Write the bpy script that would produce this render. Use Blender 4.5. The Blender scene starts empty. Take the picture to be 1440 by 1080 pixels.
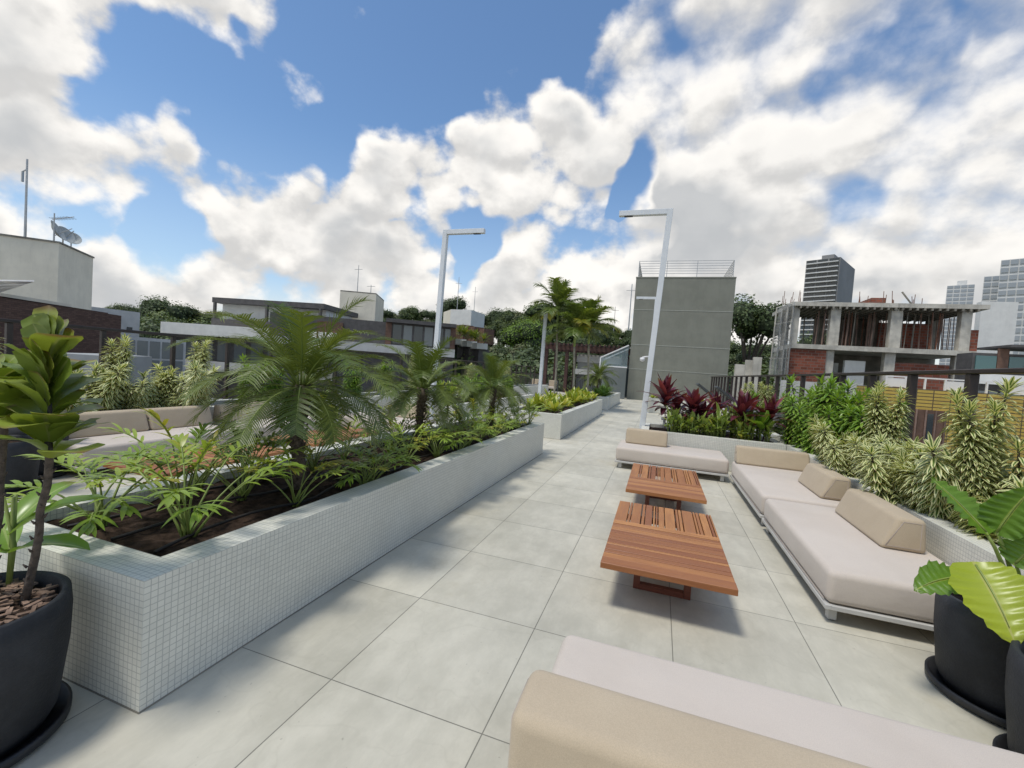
import bpy, bmesh, math, random
from mathutils import Vector, Matrix
R = random.Random(7)
rad = math.radians
S = bpy.context.scene
COL = S.collection
V = Vector
# ------------------------------------------------------------------ camera
F_PX, YAW, PITCH, ROLL, EYE = 613.8, 0.3240, 0.0377, 0.0704, 1.5
fw = V((-math.sin(YAW)*math.cos(PITCH), math.cos(YAW)*math.cos(PITCH), -math.sin(PITCH)))
r0 = V((math.cos(YAW), math.sin(YAW), 0)); u0 = r0.cross(fw)
rt = r0*math.cos(ROLL)+u0*math.sin(ROLL); up = -r0*math.sin(ROLL)+u0*math.cos(ROLL)
cam_d = bpy.data.cameras.new("camera"); cam = bpy.data.objects.new("camera", cam_d); COL.objects.link(cam)
cam_d.sensor_width = 36; cam_d.lens = F_PX/1440*36; cam_d.clip_start = .05; cam_d.clip_end = 3000
m = Matrix((rt, up, -fw)).transposed().to_4x4(); m.translation = V((0, 0, EYE)); cam.matrix_world = m
S.camera = cam

def ray(px, py):
    return fw*F_PX + rt*(px-720) - up*(py-540)
def P(px, py, Y):                      # surveyed point on the plane y = Y
    d = ray(px, py); return V((0, 0, EYE)) + d*(Y/d.y)
def PZ(px, py, z):                     # surveyed point at height z
    d = ray(px, py); return V((0, 0, EYE)) + d*((z-EYE)/d.z)

# ------------------------------------------------------------------ world, sun, exposure
SUN_EL, SUN_AZ = rad(68), rad(-142)    # azimuth measured from +y towards +x
sund = V((math.sin(SUN_AZ)*math.cos(SUN_EL), math.cos(SUN_AZ)*math.cos(SUN_EL), math.sin(SUN_EL)))
S.view_settings.view_transform = 'Standard'; S.view_settings.look = 'None'
S.view_settings.exposure = 0.58; S.view_settings.gamma = 1
W = bpy.data.worlds.new("World"); S.world = W; W.use_nodes = True
sl = bpy.data.lights.new("sun", 'SUN'); sl.energy = 1.75; sl.angle = rad(11); sl.color = (1, .95, .87)
so = bpy.data.objects.new("sun", sl); COL.objects.link(so)
so.rotation_euler = sund.to_track_quat('Z', 'Y').to_euler()

class NT:
    def __init__(s, t): s.t = t; s.L = t.links.new
    def n(s, typ, **k):
        x = s.t.nodes.new(typ)
        for a, b in k.items():
            if a == 'op': x.operation = b
            else: setattr(x, a, b)
        return x
    def put(s, sock, v):
        if isinstance(v, bpy.types.NodeSocket): s.L(v, sock)
        elif v is not None: sock.default_value = v
    def m(s, op, a, b=None, c=None, clamp=False):
        x = s.n('ShaderNodeMath', op=op); x.use_clamp = clamp
        for i, v in enumerate((a, b, c)): s.put(x.inputs[i], v)
        return x.outputs[0]
    def vm(s, op, a, b=None, out=0):
        x = s.n('ShaderNodeVectorMath', op=op); s.put(x.inputs[0], a)
        if b is not None: s.put(x.inputs[1], b)
        return x.outputs[out]
    def scale(s, a, f):
        x = s.n('ShaderNodeVectorMath', op='SCALE'); s.put(x.inputs[0], a); x.inputs['Scale'].default_value = f
        return x.outputs[0]
    def mr(s, v, a, b, c=0., d=1., typ='SMOOTHSTEP'):
        x = s.n('ShaderNodeMapRange', interpolation_type=typ)
        for i, q in enumerate((v, a, b, c, d)): s.put(x.inputs[i], q)
        return x.outputs[0]
    def mix(s, f, a, b, mode='MIX'):
        x = s.n('ShaderNodeMix', data_type='RGBA', blend_type=mode)
        s.put(x.inputs[0], f); s.put(x.inputs[6], a); s.put(x.inputs[7], b)
        return x.outputs[2]
    def noise(s, vec, sc, det=3., rough=.5, out=0):
        x = s.n('ShaderNodeTexNoise'); s.put(x.inputs['Vector'], vec)
        x.inputs['Scale'].default_value = sc; x.inputs['Detail'].default_value = det; x.inputs['Roughness'].default_value = rough
        return x.outputs[out]

# cloud masses as directions (surveyed), radius in degrees, strength; negative = clear sky
CLOUDS = [(40,20,8,.36),(130,30,9,.36),(230,25,9,.34),(330,15,8,.34),(400,40,7,.32),(450,75,5,.28),(490,92,3,.24),(250,85,5,.28),(285,105,3,.26),(180,80,5,.18),
 (0,100,7,.32),(40,130,6,.28),(60,155,4,.24),(135,150,5,.32),(150,185,7,.34),(60,240,12,.34),(140,250,10,.34),(210,260,8,.34),(240,180,5,.24),(300,260,8,.32),(320,215,5,.30),(0,250,8,.34),
 (420,260,7,.36),(360,300,8,.34),(280,305,7,.32),(450,310,8,.34),(520,270,6,.34),(560,190,7,.38),(600,230,8,.38),(680,200,10,.38),(760,180,9,.38),(760,260,9,.36),(640,290,9,.35),(810,230,7,.35),(700,320,5,.25),
 (200,370,8,.34),(260,365,8,.34),(340,375,8,.34),(150,400,7,.3),(300,410,9,.3),(145,355,3,.2),(400,400,6,.28),(440,345,3,.2),
 (500,390,8,.34),(560,360,7,.36),(610,370,6,.34),(520,410,8,.34),(450,405,6,.3),(600,410,8,.3),
 (700,390,8,.36),(750,360,7,.34),(800,370,8,.36),(860,380,8,.34),(740,400,9,.34),(860,320,6,.3),(800,300,5,.3),
 (930,250,6,.38),(980,270,7,.38),(920,300,6,.34),(1000,330,8,.36),(1050,330,7,.36),(940,350,8,.34),(1080,380,8,.34),(1130,365,7,.34),(860,150,10,.22),(900,180,8,.20),
 (1040,20,10,.36),(1100,40,12,.36),(1180,10,9,.3),(1000,120,10,.34),(1080,140,12,.36),(1000,200,8,.34),(1160,180,12,.34),(1130,100,10,.34),(1250,170,10,.34),(1350,130,10,.34),(1420,60,9,.34),(1400,180,12,.34),(1230,240,9,.3),(1100,260,9,.34),(1330,250,9,.26),(1040,260,8,.34),
 (1250,375,6,.3),(1320,350,7,.34),(1380,345,7,.34),(1440,370,7,.32),(1290,395,7,.3),(1190,370,5,.28),
 (1215,105,3,-.12),(1265,82,3.5,-.14),(1305,55,3,-.12),(885,255,3,-.3),(205,330,5,-.22),(60,325,5,-.2),(655,350,4,-.25),(1165,325,3,-.12),(1280,110,9,.18),(1340,290,10,.22),(1200,300,6,.2),(440,180,7,-.22),(610,60,11,-.2),(720,70,8,-.15),(520,120,7,-.15),(60,325,5,-.1),(330,130,5,-.12),(330,180,7,-.2),(215,130,5,-.17),(110,115,4,-.1),(230,330,4,-.12),(60,100,4,-.08)]
# the same sort of weather all round, out of the photograph's view
CLOUDS += [(None, (math.cos(a)*math.cos(e), math.sin(a)*math.cos(e), math.sin(e)), r_, .36) for a, e, r_ in
           ((-1.2,.5,20),(-1.9,.9,16),(-2.6,.4,22),(-.6,.35,16),(3.0,.8,14),(2.7,.3,14),(-1.6,.2,16),(0.1,.9,14),(-2.2,.15,12),(1.2,1.3,10))]
CK = 1.22
def build_world():
    t = NT(W.node_tree); W.node_tree.nodes.clear()
    out = t.n('ShaderNodeOutputWorld'); bg = t.n('ShaderNodeBackground'); bg.inputs[1].default_value = .1
    t.L(bg.outputs[0], out.inputs[0])
    sky = t.n('ShaderNodeTexSky', sky_type='NISHITA'); sky.sun_disc = False
    sky.sun_elevation = SUN_EL; sky.sun_rotation = SUN_AZ; sky.air_density = 1.0; sky.dust_density = .6; sky.ozone_density = 2.
    d = t.vm('NORMALIZE', t.n('ShaderNodeTexCoord').outputs['Generated'])
    # ragged outline: warp the direction before measuring the distance to each mass
    w = t.scale(t.vm('SUBTRACT', t.noise(d, 5, 3, .6, 1), (.5, .5, .5)), .30)
    dw = t.vm('NORMALIZE', t.vm('ADD', d, w))
    pos, neg = 0.0, 0.0
    for (x, y, rr, a) in CLOUDS:
        c = ray(x, y).normalized() if x is not None else V(y)
        cr = math.cos(rad(rr*CK)); k = a/(1-cr)
        dot = t.vm('DOT_PRODUCT', dw, tuple(c), out=1)
        b = t.m('MULTIPLY_ADD', dot, k, -cr*k)
        if a > 0: pos = t.m('SMOOTH_MAX', pos, b, .05) if False else t.m('MAXIMUM', pos, b)
        else: neg = t.m('MINIMUM', neg, b)
    acc = t.m('ADD', pos, neg)
    def puffs(v):
        v = t.vm('MULTIPLY', v, (1, 1, 1.3))
        vo = t.n('ShaderNodeTexVoronoi', feature='F1'); vo.inputs['Scale'].default_value = 8.; vo.inputs['Detail'].default_value = 1.; vo.inputs['Roughness'].default_value = .5
        t.L(t.vm('ADD', v, t.scale(w, .35)), vo.inputs['Vector'])
        return t.m('ADD', t.m('MULTIPLY', t.noise(v, 4.6, 7, .56), .80), t.m('MULTIPLY_ADD', vo.outputs['Distance'], -.24, .29))
    so_ = (V((0, 0, 1))*.8 + sund*.4).normalized()*.035
    n0 = puffs(d); n1 = puffs(t.vm('NORMALIZE', t.vm('ADD', d, tuple(so_))))
    dz = t.n('ShaderNodeSeparateXYZ'); t.L(d, dz.inputs[0])
    acc = t.m('ADD', acc, t.mr(dz.outputs[2], .12, .42, .075, .01))
    a = t.m('ADD', acc, n0)                      # noise mean is about .43
    sm = t.mr(t.vm('DOT_PRODUCT', d, tuple(ray(1180, 130).normalized()), out=1), math.cos(rad(26)), math.cos(rad(10)))
    alpha = t.mr(a, t.m('MULTIPLY_ADD', sm, -.13, .68), t.m('MULTIPLY_ADD', sm, .08, .80))
    thick = t.mr(a, .80, 1.0)
    big = t.noise(t.vm('MULTIPLY', d, (1, 1, 1.5)), 3.2, 4, .5)
    lit = t.mr(t.m('SUBTRACT', n0, n1), -.12, .10)
    grey = t.m('MULTIPLY', thick, t.m('ADD', t.mr(big, .42, .60), t.m('MULTIPLY', sm, .22)), clamp=True)
    col = t.mix(lit, (5.6, 5.65, 5.7, 1), (8.8, 8.7, 8.5, 1))
    col = t.mix(t.m('MULTIPLY', grey, .85), col, (4.3, 4.55, 4.85, 1))
    skyc = t.mix(1.0, sky.outputs[0], (1.05, 1.25, 1.38, 1), 'MULTIPLY')
    hz = t.n('ShaderNodeSeparateXYZ'); t.L(d, hz.inputs[0])
    skyc = t.mix(t.mr(hz.outputs[2], 0, .45, .40, 0.), skyc, (5.6, 6.6, 7.8, 1))
    low = t.mr(hz.outputs[2], .02, .16, .75, 0.)
    fin = t.mix(alpha, t.mix(low, skyc, (7.6, 7.5, 7.2, 1)), col)
    fin = t.mix(1., fin, (.80, .785, .765, 1), 'MULTIPLY')
    t.L(fin, bg.inputs[0])
build_world()

# ------------------------------------------------------------------ materials
MATS = {}
def mat(name, col, rough=.7, var=.12, nscale=8., bump=.0, bscale=60., metal=0., spec=.5, stains=0., coord='Object'):
    """solid surface with mottling, optional bump and grime of its own shape"""
    mt = bpy.data.materials.new(name); mt.use_nodes = True; t = NT(mt.node_tree)
    p = mt.node_tree.nodes['Principled BSDF']
    co = t.n('ShaderNodeTexCoord').outputs[coord]
    n = t.noise(co, nscale, 6, .6)
    c1 = tuple(max(0, x*(1-var)) for x in col)+(1,); c2 = tuple(min(1, x*(1+var)) for x in col)+(1,)
    c = t.mix(t.mr(n, .3, .7), c1, c2)
    if stains:
        st = t.noise(t.vm('MULTIPLY', co, (2.5, 2.5, .35)), 1.6, 8, .7)
        c = t.mix(t.m('MULTIPLY', t.mr(st, .5, .75), stains), c, tuple(x*.35 for x in col)+(1,))
    t.L(c, p.inputs['Base Color']); p.inputs['Roughness'].default_value = rough
    p.inputs['Metallic'].default_value = metal; p.inputs['Specular IOR Level'].default_value = spec
    if bump:
        b = t.n('ShaderNodeBump'); b.inputs['Strength'].default_value = bump; b.inputs['Distance'].default_value = .01
        t.L(t.noise(co, bscale, 6, .6), b.inputs['Height']); t.L(b.outputs[0], p.inputs['Normal'])
    MATS[name] = mt; return mt
def grid_mat(name, tile, mortar, tw, th, ms, rough=.4, off=(0, 0), var=.06, cloudy=0., offset=0., bump=.3, spec=.5, stain=False):
    mt = bpy.data.materials.new(name); mt.use_nodes = True; t = NT(mt.node_tree)
    p = mt.node_tree.nodes['Principled BSDF']
    tc = t.n('ShaderNodeTexCoord'); uv = tc.outputs['UV']
    mp = t.n('ShaderNodeMapping'); t.L(uv, mp.inputs[0]); mp.inputs['Location'].default_value = (off[0], off[1], 0)
    b = t.n('ShaderNodeTexBrick'); t.L(mp.outputs[0], b.inputs['Vector'])
    b.offset = offset; b.squash = 1; b.inputs['Scale'].default_value = 1
    b.inputs['Brick Width'].default_value = tw; b.inputs['Row Height'].default_value = th; b.inputs['Mortar Size'].default_value = ms
    b.inputs['Mortar Smooth'].default_value = .1; b.inputs['Bias'].default_value = 0
    b.inputs['Color1'].default_value = tuple(x*(1-var) for x in tile)+(1,); b.inputs['Color2'].default_value = tuple(min(1, x*(1+var)) for x in tile)+(1,)
    b.inputs['Mortar'].default_value = tuple(mortar)+(1,)
    c = b.outputs['Color']
    if cloudy:
        ob = tc.outputs['Object']
        n1 = t.mr(t.noise(ob, 1.3, 8, .65), .3, .7); n2 = t.mr(t.noise(t.vm('MULTIPLY', ob, (1, .45, 1)), 7, 8, .72), .35, .7)
        n3 = t.mr(t.noise(ob, .45, 4, .6), .35, .65)
        f = t.m('ADD', t.m('ADD', t.m('MULTIPLY', n1, .4), t.m('MULTIPLY', n2, .35)), t.m('MULTIPLY', n3, .25))
        c = t.mix(1., c, t.mix(f, (1-cloudy, 1-cloudy, 1-cloudy*1.05, 1), (1, 1, 1, 1)), 'MULTIPLY')
        if stain:
            st = t.mr(t.noise(ob, .9, 9, .72), .55, .66); c = t.mix(t.m('MULTIPLY', st, .30), c, (.40, .35, .24, 1))
            rg = t.m('ABSOLUTE', t.m('SUBTRACT', t.noise(t.vm('ADD', ob, (5, 3, 0)), 1.7, 3, .5), .5)); c = t.mix(t.m('MULTIPLY', t.mr(rg, 0., .010, 1., 0.), .10), c, (.30, .28, .22, 1))
        sp = t.mr(t.noise(ob, 42, 3, .5), .70, .76)
        c = t.mix(t.m('MULTIPLY', sp, .35), c, (.16, .15, .12, 1))
        t.L(t.mr(n1, 0, 1, rough-.12, rough+.12), p.inputs['Roughness'])
    else: p.inputs['Roughness'].default_value = rough
    p.inputs['Specular IOR Level'].default_value = spec
    t.L(c, p.inputs['Base Color'])
    bp = t.n('ShaderNodeBump'); bp.inputs['Strength'].default_value = bump; bp.inputs['Distance'].default_value = .002; bp.invert = True
    t.L(b.outputs['Fac'], bp.inputs['Height']); t.L(bp.outputs[0], p.inputs['Normal'])
    MATS[name] = mt; return mt
def leafmat(name, c1, c2, edge=None, ew=.45, rough=.38, rib=None, trans=.28, ymix=None, tips=True):
    """c1..c2 vary leaf by leaf; edge = margin colour; rib = midrib colour; ymix = colour of a few old leaves"""
    mt = bpy.data.materials.new(name); mt.use_nodes = True; t = NT(mt.node_tree)
    p = mt.node_tree.nodes['Principled BSDF']; out = mt.node_tree.nodes['Material Output']
    at = t.n('ShaderNodeAttribute'); at.attribute_name = 'var'; var = at.outputs['Fac']
    uv = t.n('ShaderNodeTexCoord').outputs['UV']; sx = t.n('ShaderNodeSeparateXYZ'); t.L(uv, sx.inputs[0])
    du = t.m('MULTIPLY', t.m('ABSOLUTE', t.m('SUBTRACT', sx.outputs[0], .5)), 2.)
    c = t.mix(var, tuple(c1)+(1,), tuple(c2)+(1,))
    if ymix: c = t.mix(t.mr(var, .82, .95), c, tuple(ymix)+(1,))
    if edge:
        nn = t.m('MULTIPLY', t.m('SUBTRACT', t.noise(t.n('ShaderNodeTexCoord').outputs['Object'], 30, 2), .5), .3)
        c = t.mix(t.mr(t.m('ADD', du, nn), ew-.1, ew+.1), c, tuple(edge)+(1,))
    if rib: c = t.mix(t.mr(du, .04, .10, 1., 0.), c, tuple(rib)+(1,))
    if tips: c = t.mix(t.m('MULTIPLY', t.mr(sx.outputs[1], .80, .97), t.mr(var, .45, .75)), c, (.20, .13, .05, 1))
    t.L(c, p.inputs['Base Color']); p.inputs['Roughness'].default_value = rough
    tr = t.n('ShaderNodeBsdfTranslucent'); t.L(t.mix(1., c, (1.3, 1.25, .6, 1), 'MULTIPLY'), tr.inputs[0])
    ms = t.n('ShaderNodeMixShader'); ms.inputs[0].default_value = trans
    t.L(p.outputs[0], ms.inputs[1]); t.L(tr.outputs[0], ms.inputs[2]); t.L(ms.outputs[0], out.inputs[0])
    MATS[name] = mt; return mt
def glassmat(name, col=(.05, .08, .09), rough=.06, alpha=None):
    mt = bpy.data.materials.new(name); mt.use_nodes = True; t = NT(mt.node_tree); p = mt.node_tree.nodes['Principled BSDF']
    p.inputs['Base Color'].default_value = tuple(col)+(1,); p.inputs['Roughness'].default_value = rough; p.inputs['Specular IOR Level'].default_value = .8
    if alpha is not None: p.inputs['Alpha'].default_value = alpha
    MATS[name] = mt; return mt
def woodmat(name, c1, c2, c3):
    mt = bpy.data.materials.new(name); mt.use_nodes = True; t = NT(mt.node_tree); p = mt.node_tree.nodes['Principled BSDF']
    at = t.n('ShaderNodeAttribute'); at.attribute_name = 'var'
    uv = t.n('ShaderNodeTexCoord').outputs['UV']
    cb = t.n('ShaderNodeCombineXYZ'); t.L(t.m('MULTIPLY', at.outputs['Fac'], 40.), cb.inputs[2])
    v = t.vm('ADD', t.vm('MULTIPLY', uv, (2.2, 34, 1)), cb.outputs[0])
    n = t.noise(v, 1.4, 8, .62); n2 = t.noise(t.vm('MULTIPLY', v, (.25, .08, 1)), 3, 4, .6)
    c = t.mix(t.mr(n, .3, .7), tuple(c1)+(1,), tuple(c2)+(1,))
    c = t.mix(t.mr(t.m('ADD', t.m('MULTIPLY', at.outputs['Fac'], .7), t.m('MULTIPLY', n2, .5)), .15, 1.0), c, tuple(c3)+(1,))
    t.L(c, p.inputs['Base Color']); t.L(t.mr(n, .2, .8, .38, .6), p.inputs['Roughness'])
    b = t.n('ShaderNodeBump'); b.inputs['Strength'].default_value = .35; b.inputs['Distance'].default_value = .002
    t.L(n, b.inputs['Height']); t.L(b.outputs[0], p.inputs['Normal'])
    MATS[name] = mt; return mt
def fabricmat(name, col, col2):
    mt = bpy.data.materials.new(name); mt.use_nodes = True; t = NT(mt.node_tree); p = mt.node_tree.nodes['Principled BSDF']
    co = t.n('ShaderNodeTexCoord').outputs['Object']
    n = t.noise(co, 1.6, 5, .6); w = t.noise(t.vm('MULTIPLY', co, (1, 1, 1)), 420, 2, .5)
    c = t.mix(t.mr(n, .3, .7), tuple(col)+(1,), tuple(col2)+(1,))
    c = t.mix(t.mr(w, .3, .7, 0., .30), c, tuple(x*.6 for x in col)+(1,))
    t.L(c, p.inputs['Base Color']); p.inputs['Roughness'].default_value = .95; p.inputs['Specular IOR Level'].default_value = .15
    p.inputs['Sheen Weight'].default_value = .15
    b = t.n('ShaderNodeBump'); b.inputs['Strength'].default_value = .4; b.inputs['Distance'].default_value = .03
    h = t.m('ADD', t.m('MULTIPLY', t.noise(co, 3.2, 4, .5), 1.), t.m('MULTIPLY', w, .02)); t.L(h, b.inputs['Height']); t.L(b.outputs[0], p.inputs['Normal'])
    MATS[name] = mt; return mt

grid_mat('deck_tile', (.62, .59, .49), (.25, .24, .2), .757, .79, .0028, .55, (.57, -1.63), .07, .34, bump=.5, spec=.35, stain=True)
grid_mat('mosaic', (.74, .73, .65), (.50, .50, .45), .0272, .0272, .0019, .48, var=.035, bump=.25, cloudy=.18)
grid_mat('brick_red', (.27, .090, .058), (.24, .17, .14), .40, .20, .018, .9, var=.3, offset=.5, bump=.2, cloudy=.25, spec=.2)
grid_mat('yellow_tile', (.52, .36, .07), (.10, .07, .03), .30, .075, .010, .5, var=.1, offset=0., bump=.2)
grid_mat('brown_brick', (.13, .08, .062), (.09, .06, .05), .25, .08, .01, .85, var=.25, offset=.5, bump=.2, spec=.2)
fabricmat('seat_fabric', (.56, .49, .42), (.61, .54, .47)); fabricmat('cushion_fabric', (.46, .375, .265), (.52, .43, .31))
mat('piping', (.40, .34, .30), .9); mat('tag', (.04, .04, .04), .8)
mat('alu', (.50, .49, .46), .45, .05, bump=.05); mat('lamp_white', (.66, .69, .71), .35, .04, stains=.06)
woodmat('wood', (.36, .145, .045), (.52, .24, .080), (.24, .080, .030)); woodmat('wood_dark', (.13, .035, .02), (.2, .06, .03), (.09, .03, .02))
mat('rail', (.034, .023, .019), .42, .15, bump=.1)
mat('soil', (.045, .030, .022), .95, .5, 22, bump=1., bscale=45, spec=.1)
mat('bark_chip', (.22, .15, .11), .9, .5, 14, bump=.6, bscale=40, spec=.1); mat('hose', (.018, .014, .012), .6)
mat('pot', (.026, .028, .033), .62, .45, 3, bump=.35, bscale=90, spec=.35, stains=.3); mat('saucer', (.02, .021, .024), .5, .3, 20)
mat('stem_brown', (.09, .07, .055), .9, .4, 30, bump=1., bscale=60); mat('palm_trunk', (.13, .10, .075), .95, .4, 40, bump=1., bscale=50)
mat('petiole', (.20, .26, .06), .5, .2); mat('palm_shaft', (.28, .26, .2), .8, .2, bump=.3); mat('red_stem', (.14, .07, .05), .7, .3)
leafmat('philo', (.19, .30, .035), (.38, .47, .075), rib=(.26, .34, .08), ymix=(.40, .36, .05))
leafmat('palm_leaf', (.065, .105, .020), (.18, .22, .04), rough=.42, trans=.25, ymix=(.13, .15, .04))
leafmat('tall_palm_leaf', (.09, .15, .03), (.22, .27, .05), trans=.35, ymix=(.30, .28, .04))
leafmat('croton', (.16, .26, .02), (.50, .50, .06), rib=(.55, .55, .12), ymix=(.62, .60, .16))
leafmat('fern_green', (.08, .17, .02), (.16, .27, .03)); leafmat('canna', (.13, .25, .03), (.33, .43, .07), edge=(.40, .44, .16), ew=.75, rib=(.35, .40, .12), ymix=(.5, .48, .08))
leafmat('dracaena_green', (.10, .21, .022), (.27, .41, .05), edge=(.26, .40, .08), ew=.8)
leafmat('dracaena_cream', (.06, .13, .025), (.14, .22, .04), edge=(.70, .70, .38), ew=.38)
leafmat('cordyline', (.060, .014, .024), (.17, .030, .050), rib=(.20, .04, .06), rough=.3, ymix=(.26, .05, .06))
leafmat('fiddle', (.15, .22, .030), (.29, .35, .05), rib=(.26, .30, .09), rough=.45, trans=.22, ymix=(.27, .27, .04))
leafmat('fiddle_new', (.17, .30, .05), (.24, .38, .07), rib=(.36, .46, .15), rough=.3, trans=.35)
leafmat('alocasia', (.09, .20, .02), (.16, .28, .03), rib=(.36, .44, .10), rough=.36, trans=.35)
leafmat('alocasia_yellow', (.36, .44, .04), (.42, .50, .05), rib=(.48, .50, .14), rough=.32, trans=.4)
leafmat('tree_dark', (.045, .078, .022), (.11, .15, .05), rough=.6, trans=.15)
leafmat('tree_mid', (.07, .11, .028), (.15, .195, .055), rough=.6, trans=.18)
leafmat('tree_bright', (.11, .21, .02), (.22, .33, .035), rough=.55, trans=.22)
leafmat('tree_olive', (.085, .10, .038), (.17, .175, .08), rough=.65, trans=.12)
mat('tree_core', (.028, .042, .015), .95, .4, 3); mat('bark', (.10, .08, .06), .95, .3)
mat('terrain', (.035, .055, .02), .95, .4, .5); mat('street', (.12, .12, .11), .9, .3, .3)
mat('cream_wall', (.74, .69, .56), .85, .06, 1.2, stains=.16); mat('grey_wall', (.33, .34, .33), .85, .08, 1.5, stains=.12)
mat('white_wall', (.70, .70, .66), .8, .06, 1.5, stains=.14); mat('light_grey', (.52, .52, .50), .85, .08, 1.5, stains=.1)
mat('dark_cladding', (.088, .082, .078), .6, .2, 3); mat('brown_panel', (.13, .072, .048), .7, .25, 4)
mat('green_paint', (.20, .205, .17), .85, .09, 1.2, stains=.22); mat('joint', (.30, .31, .27), .8)
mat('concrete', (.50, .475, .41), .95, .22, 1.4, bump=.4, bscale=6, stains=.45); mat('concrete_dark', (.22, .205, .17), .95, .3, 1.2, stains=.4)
mat('prop', (.20, .13, .10), .8, .5, .8); mat('rust', (.16, .07, .04), .9, .4); mat('steel', (.42, .43, .43), .4, .1, metal=.6)
mat('tower_white', (.62, .62, .60), .8, .08, .08); mat('tower_grey', (.24, .24, .235), .85, .1, .1); mat('net', (.38, .38, .36), .9, .3, 1.5)
mat('pergola_wood', (.062, .028, .022), .7, .25, 4); mat('dish', (.40, .42, .40), .6); mat('teal_cloth', (.02, .13, .15), .9); mat('white_plastic', (.7, .7, .7), .4, .03)
mat('lounger_mesh', (.060, .066, .066), .75, .15); mat('lounger_frame', (.12, .125, .125), .5)
glassmat('window_dark', (.03, .04, .045)); glassmat('window_teal', (.06, .14, .14)); glassmat('window_grey', (.16, .18, .18), .15); glassmat('window_hazed', (.30, .33, .35), .3); glassmat('canopy_glass', (.30, .42, .45), .06, .35)  # far-tower glass has distance haze put into its paler colour
MATS['net'].node_tree.nodes['Principled BSDF'].inputs['Alpha'].default_value = .45

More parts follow.
